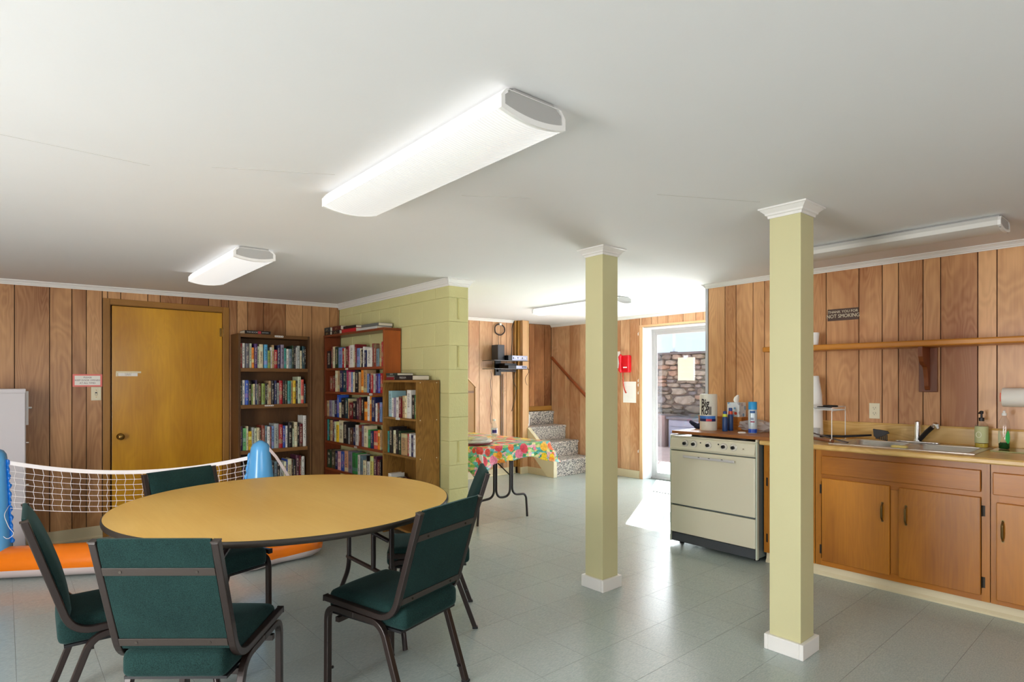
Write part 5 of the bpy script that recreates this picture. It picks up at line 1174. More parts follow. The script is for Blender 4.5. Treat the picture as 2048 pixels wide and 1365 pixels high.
obj('ring', MB((4.42, 1.68, 0.9256)).tube([(4.408, 1.648, 0.9428), (4.404, 1.641, 0.9425)], 0.0133, 12), M_steel, parent=t_, smooth=True, auto=40)
tag(obj('clear_cup', MB().lathe([(0.026, 0), (0.033, 0.085), (0.031, 0.085), (0.025, 0.004)], n=20), M_clear, loc=(4.64, 1.845, 0.9257), smooth=True), 'small clear plastic cup under the white wire rack', 'cup')

# ------------------------------------------------------------------ wall things over the counter
sh = thing('wall_shelf', 'long honey-coloured wooden wall shelf over the counter', 'shelf', (4.83, 0.9, 1.60)); OF = (4.83, 0.9, 1.60)
obj('board', MB(OF).box(4.700, 4.9485, -0.60, 2.290, 1.601, 1.643), M_shelfw, parent=sh, bevel=0.010)
for yb in (1.203, -0.45):
    br = obj('bracket', MB(OF).box(4.928, 4.9485, yb - 0.055, yb + 0.055, 1.288, 1.6005), M_bracket, parent=sh, bevel=0.003)
    prof = [(4.928, 1.6005), (4.742, 1.6005), (4.742, 1.575)] + [(4.742 + 0.09 * (1 - math.cos(t)), 1.575 - 0.105 * math.sin(t)) for t in (0.4, 0.8, 1.2, 1.57)] + [(4.850, 1.462), (4.862, 1.445), (4.880, 1.39), (4.893, 1.33), (4.905, 1.308), (4.928, 1.300)]
    obj('corbel', MB(OF).prism(prof, yb - 0.013, yb + 0.013, 'Y'), M_bracket, parent=br)
tag(obj('cup', MB().lathe([(0.024, 0), (0.034, 0.100), (0.032, 0.100), (0.022, 0.004)], n=24), M_whitepl, loc=(4.80, 1.915, 1.6432), smooth=True, auto=40), 'white paper cup on the wall shelf, showing right of the nearer post', 'cup')
tag(obj('cup', MB().lathe([(0.016, 0), (0.020, 0.055), (0.018, 0.055), (0.014, 0.004)], n=20), M_whitepl, loc=(4.82, 2.262, 1.6432), smooth=True, auto=40), 'small white cup at the left end of the wall shelf', 'cup')
sg = thing('no_smoking_sign', 'brown plastic sign reading THANK YOU FOR NOT SMOKING', 'sign', (XK, 1.765, 1.885))
obj('plate', MB().box(-0.004, -0.0005, -0.112, 0.112, -0.046, 0.046), M_brownsign, parent=sg, bevel=0.001)
text('line_1', 'THANK YOU FOR', 0.027, sg, (-0.0042, 0, 0.022), ROT_X, M_ivory)
text('line_2', 'NOT SMOKING', 0.040, sg, (-0.0042, 0, -0.012), ROT_X, M_ivory, sx=0.86)
def outlet(label, loc, switch=False, rot=0):
    o = thing('switch_plate' if switch else 'wall_outlet', label, 'switch' if switch else 'outlet', loc, rot)
    obj('plate', MB().box(-0.004, -0.0003, -0.0355, 0.0355, -0.058, 0.058), M_ivory, parent=o, bevel=0.0015)
    if switch:
        obj('toggle', MB().box(-0.014, -0.004, -0.005, 0.005, -0.012, 0.004), M_ivory, parent=o, bevel=0.001)
        obj('slot', MB().box(-0.0048, -0.0041, -0.007, 0.007, -0.014, 0.014), M_darkgrey, parent=o)
        for z in (-0.03, 0.03): obj('screw', MB().lathe([(0.003, 0), (0.002, 0.001)], c=(-0.005, 0, z), n=8, axis='X'), M_brass, parent=o)
    else:
        for z in (-0.020, 0.020):
            f_ = obj('socket', MB().lathe([(0.0165, -0.006), (0.0165, -0.004)], c=(0, 0, z), n=20, axis='X'), M_ivory, parent=o)
            obj('slots', MB().box(-0.0064, -0.0058, -0.0085, -0.0060, z, z + 0.009).box(-0.0064, -0.0058, 0.006, 0.0085, z, z + 0.009).lathe([(0.0028, -0.0064), (0.0028, -0.0058)], c=(0, 0, z - 0.007), n=8, axis='X'), M_darkgrey, parent=f_)
    return o
outlet('ivory double outlet on the plank wall over the sink', (XK, 1.545, 1.140))
th_ = thing('paper_towel_holder', 'white paper towel roll on a wall holder with orange-red end', 'paper towels', (4.84, 0.62, 1.262))
obj('roll', MB().lathe([(0.020, -0.14), (0.060, -0.14), (0.0605, -0.135), (0.0605, 0.155), (0.058, 0.158), (0.020, 0.158)], n=32, axis='Y'), M_paper, parent=th_, smooth=True, auto=40)
obj('end_bracket', MB().box(-0.02, 0.108, 0.163, 0.170, -0.028, 0.028).lathe([(0.018, 0.150), (0.022, 0.170)], n=16, axis='Y'), mat('orange_red_plastic', (226, 92, 48), 0.4), parent=th_, bevel=0.001)
obj('end_bracket', MB().box(-0.02, 0.108, -0.158, -0.151, -0.028, 0.028), mat('orange_red_plastic', (226, 92, 48), 0.4), parent=th_, bevel=0.001)

# ------------------------------------------------------------------ stove
st = thing('stove', 'old cream enamel electric range with five dials and a chrome door handle', 'stove', (4.58, 2.478, 0)); OF = (4.58, 2.478, 0)
SY0, SY1 = 2.100, 2.855
obj('body', MB(OF).box(4.262, 4.915, SY0 + 0.002, SY1 - 0.002, 0.035, 0.898), M_stoveside, parent=st, bevel=0.002)
for a, b in ((SY0, SY0 + 0.012), (SY1 - 0.012, SY1)):
    obj('side_trim', MB(OF).prism([(4.236, 0.035), (4.262, 0.035), (4.262, 0.912), (4.90, 0.912), (4.90, 0.918), (4.236, 0.938)], a, b, 'Y') if False else MB(OF).box(4.234, 4.2615, a, b, 0.028, 0.905), mat('pale_trim_enamel', (196, 206, 192), 0.3), parent=st, bevel=0.002)
obj('oven_door', MB(OF).box(4.228, 4.2610, SY0 + 0.014, SY1 - 0.014, 0.342, 0.786), M_stove, parent=st, bevel=0.006, seg=3)
obj('drawer', MB(OF).box(4.230, 4.2610, SY0 + 0.014, SY1 - 0.014, 0.108, 0.328), M_stove, parent=st, bevel=0.006, seg=3)
obj('kick_panel', MB(OF).box(4.246, 4.2610, SY0 + 0.014, SY1 - 0.014, 0.030, 0.100), M_kick, parent=st)
cp = obj('control_panel', MB(OF).prism([(4.222, 0.802), (4.216, 0.812), (4.232, 0.888), (4.244, 0.898), (4.2615, 0.898), (4.2615, 0.794), (4.228, 0.794)], SY0 + 0.013, SY1 - 0.013, 'Y'), M_stove, parent=st, bevel=0.002)
obj('cooktop', MB(OF).box(4.2615, 4.910, SY0 + 0.002, SY1 - 0.002, 0.8985, 0.906).box(4.236, 4.262, SY0 + 0.013, SY1 - 0.013, 0.899, 0.910).box(4.236, 4.91, SY0 + 0.0, SY0 + 0.016, 0.9065, 0.926).box(4.236, 4.91, SY1 - 0.016, SY1, 0.9065, 0.916), M_stove, parent=st, bevel=0.003)
for y in (2.702, 2.622, 2.494, 2.360, 2.281):
    kx = 4.2235
    dl = obj('dial', MB(OF).lathe([(0.0265, 0.0), (0.0265, -0.004), (0.024, -0.007)], c=(kx, y, 0.8535), n=28, axis='X'), M_white if False else mat('dial_white', (226, 222, 212), 0.3), parent=cp)
    obj('dial_rim', MB(OF).lathe([(0.0285, 0.001), (0.0285, -0.003), (0.0266, -0.0035)], c=(kx, y, 0.8535), n=28, axis='X'), M_chrome, parent=cp, smooth=True, auto=40)
    obj('dial_knob', MB(OF).lathe([(0.0135, -0.006), (0.0125, -0.024), (0.010, -0.026)], c=(kx, y, 0.8535), n=18, axis='X').box(kx - 0.030, kx - 0.024, y - 0.003, y + 0.003, 0.842, 0.865), M_blackpl, parent=cp)
    for k in range(8):
        a = 2 * PI * (k + 0.5) / 8
        if k % 2 == 0: obj('dial_mark', MB(OF).box(kx - 0.0078, kx - 0.0068, y + 0.019 * math.cos(a) - 0.002, y + 0.019 * math.cos(a) + 0.002, 0.8535 + 0.019 * math.sin(a) - 0.001, 0.8535 + 0.019 * math.sin(a) + 0.001), M_ink, parent=cp)
for y in (2.563, 2.407):
    obj('pilot_light', MB(OF).lathe([(0.0055, 0.0), (0.005, -0.004)], c=(4.2255, y, 0.868), n=12, axis='X'), M_blackpl, parent=cp)
obj('badge', MB(OF).box(4.2195, 4.2205, 2.196, 2.199, 0.845, 0.853).box(4.2195, 4.2205, 2.202, 2.205, 0.845, 0.853), mat('badge_brown', (128, 96, 72), 0.4), parent=cp)
hd = obj('oven_handle', MB(OF).box(4.192, 4.206, 2.262, 2.705, 0.738, 0.757), mat('satin_handle', (216, 216, 220), 0.4, metal=0.5), parent=st, bevel=0.004)
for y in (2.300, 2.660): obj('handle_post', MB(OF).box(4.206, 4.229, y - 0.008, y + 0.008, 0.742, 0.753), M_chrome, parent=hd)
for y in (2.36, 2.47, 2.56): obj('handle_slot', MB(OF).box(4.1915, 4.1925, y - 0.008, y + 0.008, 0.752, 0.7565), M_blackpl, parent=hd)
for (x, y) in ((4.33, 2.15), (4.33, 2.80), (4.86, 2.15), (4.86, 2.80)): obj('foot', MB(OF).lathe([(0.020, 0.0), (0.020, 0.008), (0.009, 0.012), (0.009, 0.036)], c=(x, y, 0), n=14), M_blackpl, parent=st)
for (x, y) in ((4.42, 2.29), (4.42, 2.66), (4.74, 2.29), (4.74, 2.66)): obj('burner', MB(OF).lathe([(0.09, 0.9061), (0.09, 0.917), (0.07, 0.9175)], c=(x, y, 0), n=24), M_blackpl, parent=st)
bd = tag(obj('noodle_board', MB((4.57, 2.42, 0.93)).box(4.238, 4.895, 1.985, 2.838, 0.9268, 0.950), M_shelfw, loc=(4.57, 2.42, 0.93), bevel=0.002), 'wide wooden board laid over the cooktop of the stove', 'board')
bd.data.materials[0] = wood('board_wood', (120, 70, 34), (178, 116, 62), 'Y', 0.4, bands=0.8)
BZ = 0.9502
# paper towel roll
t_ = thing('paper_towel_roll', 'standing white paper towel roll wrapped in plastic printed Big Roll', 'paper towels', (4.50, 2.655, BZ))
obj('roll', MB().lathe([(0.018, 0.0), (0.068, 0.0), (0.070, 0.006), (0.071, 0.295), (0.066, 0.303), (0.018, 0.300)], n=40), mat('wrapped_towel', (226, 224, 212), 0.35, bump=0.5, bscale=30), parent=t_, smooth=True, auto=50)
def wrap_patch(r, a0, a1, z0, z1, n=16):
    mb = MB()
    for (q, rr_) in ((0, r), ):
        ids = [(mb.V((r * math.cos(R(a0 + (a1 - a0) * k / n)), r * math.sin(R(a0 + (a1 - a0) * k / n)), z0)), mb.V((r * math.cos(R(a0 + (a1 - a0) * k / n)), r * math.sin(R(a0 + (a1 - a0) * k / n)), z1))) for k in range(n + 1)]
    for a, b in zip(ids[:-1], ids[1:]): mb.F((a[0], b[0], b[1], a[1]))
    return mb
va = 210   # side turned to the room
obj('blue_band', wrap_patch(0.0722, va - 72, va + 50, 0.098, 0.122), mat('label_blue', (58, 120, 204), 0.35), parent=t_, smooth=True)
obj('dark_band', wrap_patch(0.0723, va - 72, va + 52, 0.076, 0.098), mat('label_navy', (40, 36, 86), 0.35), parent=t_, smooth=True)
obj('red_mark', wrap_patch(0.0726, va - 15, va + 22, 0.078, 0.097), mat('label_red', (206, 44, 66), 0.35), parent=t_, smooth=True)
def curved_text(body, size, r, ang, z, parent, m, sx=1.0):
    o = text('lettering', body, size, parent, (0, 0, 0), (0, 0, 0), m, 0.0, 'CENTER', 1.0, 0.0022)
    me = o.data
    bm = bmesh.new(); bm.from_mesh(me); bmesh.ops.triangulate(bm, faces=bm.faces)
    for _ in range(4):
        lo = [e for e in bm.edges if e.calc_length() > 0.007]
        if lo: bmesh.ops.subdivide_edges(bm, edges=lo, cuts=1); bmesh.ops.triangulate(bm, faces=bm.faces)
    bm.to_mesh(me); bm.free()
    for v in me.vertices:
        a = R(ang) + v.co.x * sx / r
        zz = z + v.co.y
        v.co = Vector((r * math.cos(a), r * math.sin(a), zz))
    me.update(); return o
curved_text('Big', 0.095, 0.0732, va - 22, 0.226, t_, M_ink, 0.60)
curved_text('Roll', 0.095, 0.0732, va - 16, 0.162, t_, M_ink, 0.60)
t_ = thing('spray_can', 'tall white and blue aerosol can with sky blue cap', 'spray can', (4.50, 2.268, BZ))
obj('can', MB().lathe([(0.031, 0), (0.033, 0.004), (0.033, 0.175), (0.030, 0.186), (0.028, 0.190)], n=28), mat('can_pale', (200, 216, 226), 0.3, metal=0.2), parent=t_, smooth=True, auto=40)
obj('cap', MB().lathe([(0.0325, 0.188), (0.0325, 0.245), (0.030, 0.249)], n=28), mat('cap_blue', (48, 158, 222), 0.35), parent=t_, smooth=True, auto=40)
obj('base_band', MB().lathe([(0.0334, 0.004), (0.0334, 0.034)], n=28), mat('can_blue', (34, 82, 186), 0.3), parent=t_, smooth=True, auto=40)
obj('emblem', wrap_patch(0.0336, va - 38, va + 28, 0.160, 0.178), mat('emblem_blue', (36, 92, 156), 0.35), parent=t_, smooth=True)
obj('red_strip', wrap_patch(0.0337, va - 32, va + 20, 0.086, 0.097), mat('strip_maroon', (150, 40, 80), 0.35), parent=t_, smooth=True)
obj('grey_text_block', wrap_patch(0.0336, va - 34, va + 10, 0.104, 0.124), mat('strip_grey', (142, 154, 178), 0.35), parent=t_, smooth=True)
for i, (x, y, h, capc, cl, lb) in enumerate(((4.50, 2.505, 0.165, (206, 218, 60), (26, 62, 120), 'slim navy bottle with a yellow-green collar next to the paper towel roll'), (4.58, 2.50, 0.190, (30, 44, 128), (150, 60, 60), 'slim bottle with navy cap and red-orange shoulder behind the yellow-collared one'))):
    t_ = thing('spray_bottle', lb, 'bottle', (x, y, BZ))
    obj('body', MB().lathe([(0.021, 0), (0.022, 0.004), (0.022, h * 0.64), (0.018, h * 0.72)], n=20), mat('bottle_navy', (32, 66, 118), 0.3) , parent=t_, smooth=True, auto=50)
    obj('collar', MB().lathe([(0.019, h * 0.72), (0.017, h * 0.86)], n=20), mat('collar_%d' % i, capc if i == 0 else (206, 76, 44), 0.35), parent=t_, smooth=True, auto=40)
    obj('cap', MB().lathe([(0.015, h * 0.86), (0.0155, h * 0.96), (0.012, h)], n=20), mat('cap_%d' % i, (30, 60, 130), 0.35), parent=t_, smooth=True, auto=40)
t_ = thing('oven_mitt', 'dark navy oven mitt lying at the left end of the board', 'oven mitt', (4.58, 2.775, BZ))
obj('mitt', MB().rbox(-0.05, 0.05, -0.065, 0.045, 0.0005, 0.036, 0.02, cuts=8, crown=0.014), mat('navy_cloth', (28, 32, 54), 0.9), parent=t_, smooth=True)
obj('thumb', MB().tube([(-0.02, 0.03, 0.025), (-0.03, 0.065, 0.045), (-0.035, 0.085, 0.062)], [0.020, 0.018, 0.012], 10), mat('navy_cloth', (28, 32, 54), 0.9), parent=t_, smooth=True)
wb = thing('wooden_crate', 'small orange-brown wooden box standing at the back of the board', 'box', (4.76, 2.66, BZ))
w_m = wood('crate_wood', (150, 84, 24), (204, 134, 58), 'Y', 0.4)
obj('front_board', MB().box(-0.075, -0.065, -0.20, 0.20, 0, 0.100), w_m, parent=wb, bevel=0.001)
obj('back_board', MB().box(0.065, 0.075, -0.20, 0.20, 0, 0.100), w_m, parent=wb, bevel=0.001)
obj('end_board', MB().box(-0.0645, 0.0645, -0.20, -0.19, 0, 0.100), w_m, parent=wb, bevel=0.001)
obj('end_board', MB().box(-0.0645, 0.0645, 0.19, 0.20, 0, 0.100), w_m, parent=wb, bevel=0.001)
obj('lid', MB().box(-0.078, 0.078, -0.205, 0.205, 0.1005, 0.109), w_m, parent=wb, bevel=0.001)
t_ = thing('tissue_box', 'cube tissue box with pale blue leaf print and a raised white tissue', 'tissue box', (4.745, 2.535, BZ + 0.1092))
def print_mat():
    m, t, b = new_mat('tissue_print'); N, L = t.nodes, t.links
    tc = N.new('ShaderNodeTexCoord'); v = N.new('ShaderNodeTexVoronoi'); v.inputs['Scale'].default_value = 26; L.new(tc.outputs['Object'], v.inputs['Vector'])
    lt = N.new('ShaderNodeMath'); lt.operation = 'LESS_THAN'; lt.inputs[1].default_value = 0.42; L.new(v.outputs['Distance'], lt.inputs[0])
    sp_ = N.new('ShaderNodeSeparateColor'); L.new(v.outputs['Color'], sp_.inputs[0])
    r = N.new('ShaderNodeValToRGB'); r.color_ramp.interpolation = 'CONSTANT'; e = r.color_ramp.elements; e.new(0.5)
    e[0].color = (*s2l((120, 168, 206)), 1); e[1].position = 0.4; e[1].color = (*s2l((176, 176, 186)), 1); e[2].position = 0.7; e[2].color = (*s2l((206, 222, 230)), 1)
    L.new(sp_.outputs[0], r.inputs[0])
    mx = N.new('ShaderNodeMixRGB'); mx.inputs[1].default_value = (*s2l((216, 226, 232)), 1); L.new(lt.outputs[0], mx.inputs[0]); L.new(r.outputs[0], mx.inputs[2])
    L.new(mx.outputs[0], b.inputs['Base Color']); return m
obj('box', MB().box(-0.055, 0.055, -0.055, 0.055, 0, 0.122), print_mat(), parent=t_, bevel=0.001)
tm_ = MB(); tm_.loft([[(0.030 * math.cos(2 * PI * k / 12) * a + ox, 0.030 * math.sin(2 * PI * k / 12) * a * 0.7 + oy, z) for k in range(12)] for a, z, ox, oy in ((0.7, 0.121, 0, 0), (1.0, 0.140, 0, 0.004), (0.9, 0.165, 0.0, -0.003), (0.35, 0.185, 0.002, -0.012))])
obj('tissue', tm_, M_paper, parent=t_, smooth=True, auto=50)
obj('round_seal', MB().lathe([(0.013, -0.0556), (0.013, -0.0549)], c=(0, -0.022, 0.030), n=18, axis='X'), mat('seal_red', (226, 88, 64), 0.4), parent=t_)
# crumpled clear bag
bm = bmesh.new(); bmesh.ops.create_icosphere(bm, subdivisions=3, radius=1.0)
rr2 = random.Random(3)
for v in bm.verts:
    k = 1 + rr2.uniform(-0.16, 0.16); v.co = Vector((v.co.x * 0.085 * k, v.co.y * 0.15 * k, max(-0.98, v.co.z) * 0.050 * k)); v.co.z = max(v.co.z, -0.048)
mb = MB(); [mb.V((v.co.x, v.co.y, v.co.z + 0.0485)) for v in bm.verts]; bm.verts.index_update(); [mb.F([v.index for v in f.verts]) for f in bm.faces]; bm.free()
bagm = bpy.data.materials.new('crinkled_bag'); bagm.use_nodes = True; tt = bagm.node_tree; tt.nodes.clear()
_o = tt.nodes.new('ShaderNodeOutputMaterial'); _m = tt.nodes.new('ShaderNodeMixShader'); _t = tt.nodes.new('ShaderNodeBsdfTransparent'); _g = tt.nodes.new('ShaderNodeBsdfPrincipled')
_g.inputs['Base Color'].default_value = (0.55, 0.55, 0.57, 1); _g.inputs['Roughness'].default_value = 0.15; _m.inputs[0].default_value = 0.42
tt.links.new(_t.outputs[0], _m.inputs[1]); tt.links.new(_g.outputs[0], _m.inputs[2]); tt.links.new(_m.outputs[0], _o.inputs[0])
tag(obj('plastic_bag', mb, bagm, loc=(4.64, 2.300, BZ), auto=None), 'crumpled clear plastic bag lying behind the spray can', 'bag')
tag(obj('jar_lid', MB().lathe([(0.030, 0), (0.031, 0.004), (0.029, 0.008), (0.026, 0.005)], n=24), M_whitepl, loc=(4.435, 2.275 + 0.05, BZ), smooth=True, auto=40), 'small white lid lying in front of the spray can', 'lid')

# ------------------------------------------------------------------ folding table with the fruit cloth
ft = thing('folding_table', 'long folding table on black wishbone legs under the fruit-print cloth', 'table', (3.725, 5.15, 0)); OF = (3.725, 5.15, 0)
obj('tabletop', MB(OF).box(3.262, 4.188, 4.262, 6.04, 0.724, 0.748), mat('table_board', (176, 140, 96), 0.5), parent=ft, bevel=0.003)
def wish(yf, sgn):
    lt_ = obj('leg_frame', MB(OF).tube([(3.45, yf, 0.715), (3.95, yf, 0.715)], 0.011, 10), M_blacktube, parent=ft, smooth=True, auto=40)
    cx = 3.665
    for s in (-1, 1):
        xs = cx + s * 0.115
        p = round_path([(xs, yf, 0.712), (xs, yf, 0.245), (xs + s * 0.16, yf, 0.235), (xs + s * 0.185, yf, 0.20), (cx + s * 0.315, yf, 0.004)], 0.085, 8)
        obj('leg', MB(OF).tube(p, 0.0115, 12), M_blacktube, parent=ft, smooth=True, auto=40)
    obj('inner_loop', MB(OF).tube(round_path([(cx - 0.088, yf - 0.001, 0.712), (cx - 0.088, yf - 0.001, 0.235), (cx + 0.088, yf - 0.001, 0.235), (cx + 0.088, yf - 0.001, 0.712)], 0.085, 10), 0.0115, 12), M_blacktube, parent=ft, smooth=True, auto=40)
    obj('brace', MB(OF).tube([(cx + 0.085, yf, 0.44), (cx - 0.03, yf + sgn * 0.34, 0.715)], 0.006, 8), M_blacktube, parent=ft, smooth=True, auto=40)
wish(4.355, 1); wish(5.95, -1)
# cloth: flat on the table, hanging in soft folds, corners lower
X0, X1, Y0, Y1, Zc = 3.254, 4.196, 4.254, 6.048, 0.7495
mb = MB((3.725, 5.15, 0.75)); nx, ny = 24, 40
per = []
for k in range(nx): per.append((X0 + (X1 - X0) * k / nx, Y0, 0, -1))
for k in range(ny): per.append((X1, Y0 + (Y1 - Y0) * k / ny, 1, 0))
for k in range(nx): per.append((X1 - (X1 - X0) * k / nx, Y1, 0, 1))
for k in range(ny): per.append((X0, Y1 - (Y1 - Y0) * k / ny, -1, 0))
N_ = len(per); rows_ = []
def corner_w(x, y):
    dx = min(abs(x - X0), abs(x - X1)); dy = min(abs(y - Y0), abs(y - Y1)); return max(0.0, 1 - math.hypot(dx, dy) / 0.20)
for j in range(7):
    q = j / 6; ring = []
    for k, (x, y, nx_, ny_) in enumerate(per):
        cw = corner_w(x, y)
        drop = 0.135 + 0.085 * cw + 0.012 * math.sin(k * 0.7)
        if y < Y0 + 0.01 and x < 3.6: drop += 0.03
        sx_, sy_ = (1 if x > (X0 + X1) / 2 else -1), (1 if y > (Y0 + Y1) / 2 else -1)
        ox = nx_ * (1 - cw) + sx_ * 0.9 * cw; oy = ny_ * (1 - cw) + sy_ * 0.9 * cw
        amp = (0.010 * math.sin(k * 0.9) + 0.02 * q + 0.060 * cw * q) * min(1, q * 2) + 0.004
        ring.append((x + ox * amp, y + oy * amp, Zc + 0.0022 - drop * q - 0.004 * (1 if j else 0)))
    rows_.append(ring)
mb.loft(rows_, caps=False)
top = [mb.V(p) for p in rows_[0]]; mb.F(top)
cl = tag(obj('tablecloth', mb, M_fruit, loc=(3.725, 5.15, 0.75), smooth=True, auto=60), 'bright fruit-print vinyl tablecloth draped over the long folding table', 'tablecloth')
sm = cl.modifiers.new('thickness', 'SOLIDIFY'); sm.thickness = 0.0012; sm.offset = -1
cz = 0.7525
fl_ = MB((3.30, 4.25, 0.62)).loft([[(3.262 + 0.02 * q + 0.05 * a, 4.226 - 0.010 * q - 0.02 * math.sin(PI * a), 0.70 - 0.16 * q - 0.02 * a) for q in [i / 8 for i in range(9)]] for a in (0.0, 0.5, 1.0)], caps=False, closed=False)
o = obj('turned_corner', fl_, M_paper, parent=cl, smooth=True, loc=(3.30 - 3.725, 4.25 - 5.15, 0.62 - 0.75)); o.modifiers.new('thickness', 'SOLIDIFY').thickness = 0.0012
t_ = thing('serving_tray', 'stacked white plates under a clear wrapper at the near end of the fruit cloth', 'plates', (3.42, 4.47, cz))
obj('plate', MB().lathe([(0.10, 0.0), (0.13, 0.006), (0.165, 0.020), (0.163, 0.023), (0.12, 0.010), (0.0, 0.008)], n=32), mat('maroon_plate', (150, 70, 80), 0.4), parent=t_, smooth=True)
obj('plate', MB().lathe([(0.10, 0.014), (0.13, 0.020), (0.160, 0.034), (0.158, 0.037), (0.12, 0.024), (0.0, 0.022)], n=32), M_whitepl, parent=t_, smooth=True)
obj('plate', MB().lathe([(0.10, 0.028), (0.125, 0.034), (0.150, 0.046), (0.148, 0.049), (0.11, 0.038), (0.0, 0.036)], n=32), M_whitepl, parent=t_, smooth=True)
obj('crumpled_wrap', MB().rbox(-0.11, 0.09, -0.08, 0.10, 0.040, 0.075, 0.02, cuts=6, crown=0.012), bagm, parent=t_, smooth=True)
obj('yellow_napkin', MB().rbox(-0.10, 0.00, -0.02, 0.08, 0.050, 0.070, 0.01, cuts=4), mat('napkin_yellow', (226, 216, 90), 0.8), parent=t_, smooth=True)
t_ = thing('water_bottle', 'clear plastic water bottle with purple label on the fruit cloth', 'bottle', (3.625, 4.445, cz))
obj('body', MB().lathe([(0.026, 0), (0.031, 0.006), (0.031, 0.06), (0.029, 0.075), (0.031, 0.09), (0.031, 0.155), (0.026, 0.185), (0.013, 0.210), (0.013, 0.220)], n=24), M_clear, parent=t_, smooth=True, auto=60)
obj('label', MB().lathe([(0.0315, 0.095), (0.0315, 0.150)], n=24), mat('clear_label', (214, 212, 224), 0.3), parent=t_, smooth=True, auto=40)
obj('purple_band', wrap_patch(0.032, 190, 280, 0.105, 0.135), mat('label_purple', (66, 52, 130), 0.3), parent=t_, smooth=True)
obj('cap', MB().lathe([(0.014, 0.220), (0.014, 0.236), (0.012, 0.238)], n=16), M_whitepl, parent=t_, smooth=True, auto=40)

# ------------------------------------------------------------------ stair
sr = thing('staircase', 'four carpeted steps rising at the back of the room', 'stair', (6.27, 6.2, 0)); sr['kind'] = 'structure'
OF = (6.27, 6.2, 0)
ry = [5.843, 6.144, 6.409, 6.676]; rzz = [0.0, 0.232, 0.457, 0.673, 0.882]
for k in range(4):
    y0 = ry[k]; y1 = ry[k + 1] if k < 3 else YS
    obj('step', MB(OF).prism([(y0 - 0.012, rzz[k + 1] - 0.035), (y0 - 0.012, rzz[k + 1] - 0.008), (y0, rzz[k + 1]), (YS, rzz[k + 1]), (YS, rzz[k] + 0.001), (y0 + 0.004, rzz[k] + 0.001), (y0 + 0.004, rzz[k + 1] - 0.035)], 5.892, XR - 0.003, 'X'), M_carpet, parent=sr, bevel=0.006)
obj('skirt_board', MB(OF).prism([(5.826, 0.0), (5.826, 0.222), (5.91, 0.298), (6.374, 0.673), (6.374, 0.372), (5.96, 0.0)], 5.828, 5.8905, 'X'), mat('cream_board', (226, 218, 186), 0.5), parent=sr, bevel=0.002)
hr = thing('handrail', 'brown wooden handrail sloping up the stair wall', 'handrail', (6.60, 6.2, 1.3)); OF = (6.60, 6.2, 1.3)
obj('rail', MB(OF).tube([(6.615, 6.66, 1.735), (6.615, 5.35, 0.655)], 0.021, 10, flat=1.2), M_handrail, parent=hr, smooth=True, auto=40)
for y in (6.32, 5.60):
    z = 1.735 - (6.66 - y) * 0.824
    obj('bracket', MB(OF).tube(round_path([(6.615, y, z - 0.022), (6.615, y, z - 0.06), (6.672, y, z - 0.07)], 0.02, 5), 0.005, 8).lathe([(0.018, 6.672), (0.018, 6.678)], c=(0, y, z - 0.07), n=14, axis='X'), M_chrome, parent=hr, smooth=True, auto=40)
t_ = thing('spray_cleaner', 'white cleaner bottle with dark label standing on the third stair', 'bottle', (5.965, 6.53, rzz[3] + 0.0005))
obj('body', MB().lathe([(0.036, 0), (0.038, 0.006), (0.038, 0.15), (0.030, 0.185), (0.014, 0.20)], n=24), M_whitepl, parent=t_, smooth=True, auto=50)
obj('label', wrap_patch(0.0385, 150, 235, 0.03, 0.13), M_darkgrey, parent=t_, smooth=True)
obj('cap', MB().lathe([(0.014, 0.20), (0.013, 0.225), (0.006, 0.24)], n=16), M_darkgrey, parent=t_, smooth=True, auto=40)

# ------------------------------------------------------------------ closet recess, electronics and cables on the back wall
cl_ = thing('access_panel', 'dark wooden cupboard opening with a cut corner at the left of the back wall', 'cupboard', (4.6, YF - 0.006, 0)); OF = (4.6, YF - 0.006, 0)
pf = [(4.20, 0.72), (4.20, 1.50), (4.70, 1.50), (4.963, 1.275), (4.963, 0.72)]
obj('panel', MB(OF).prism([(4.20, 0.11), (4.20, 1.50), (4.70, 1.50), (4.955, 1.272), (4.955, 0.11)], YF - 0.006, YF - 0.0015, 'Y'), M_casing, parent=cl_)
obj('edge_trim', MB(OF).box(4.945, 4.968, YF - 0.020, YF - 0.0065, 0.11, 1.268), M_casing_far, parent=cl_)
obj('edge_trim', MB(OF).prism([(4.69, 1.52), (4.968, 1.282), (4.968, 1.262), (4.685, 1.503)], YF - 0.020, YF - 0.0065, 'Y'), M_casing_far, parent=cl_)
obj('cross_rail', MB(OF).box(4.21, 4.93, YF - 0.012, YF - 0.0065, 1.195, 1.225), M_darkoak_x, parent=cl_)
ws = thing('wall_media_shelf', 'black two-tier glass media shelf bracketed to the back wall', 'shelf', (5.36, 6.36, 1.55)); OF = (5.36, 6.36, 1.55)
obj('shelf_plate', MB(OF).box(5.06, 5.70, 6.20, 6.47, 1.641, 1.649), mat('smoked_glass', (70, 66, 64), 0.15), parent=ws, bevel=0.001)
obj('shelf_plate', MB(OF).box(5.06, 5.70, 6.20, 6.47, 1.526, 1.534), mat('smoked_glass', (70, 66, 64), 0.15), parent=ws, bevel=0.001)
obj('bracket', MB(OF).box(5.30, 5.40, 6.47, 6.494, 1.44, 1.66).box(5.33, 5.66, 6.44, 6.469, 1.492, 1.522), M_blackpl, parent=ws)
tag(obj('speaker', MB((5.27, 6.36, 1.65)).box(5.205, 5.325, 6.30, 6.44, 1.6495, 1.868), M_darkgrey, loc=(5.27, 6.36, 1.65), bevel=0.004), 'dark grey upright speaker box on the wall media shelf', 'speaker')
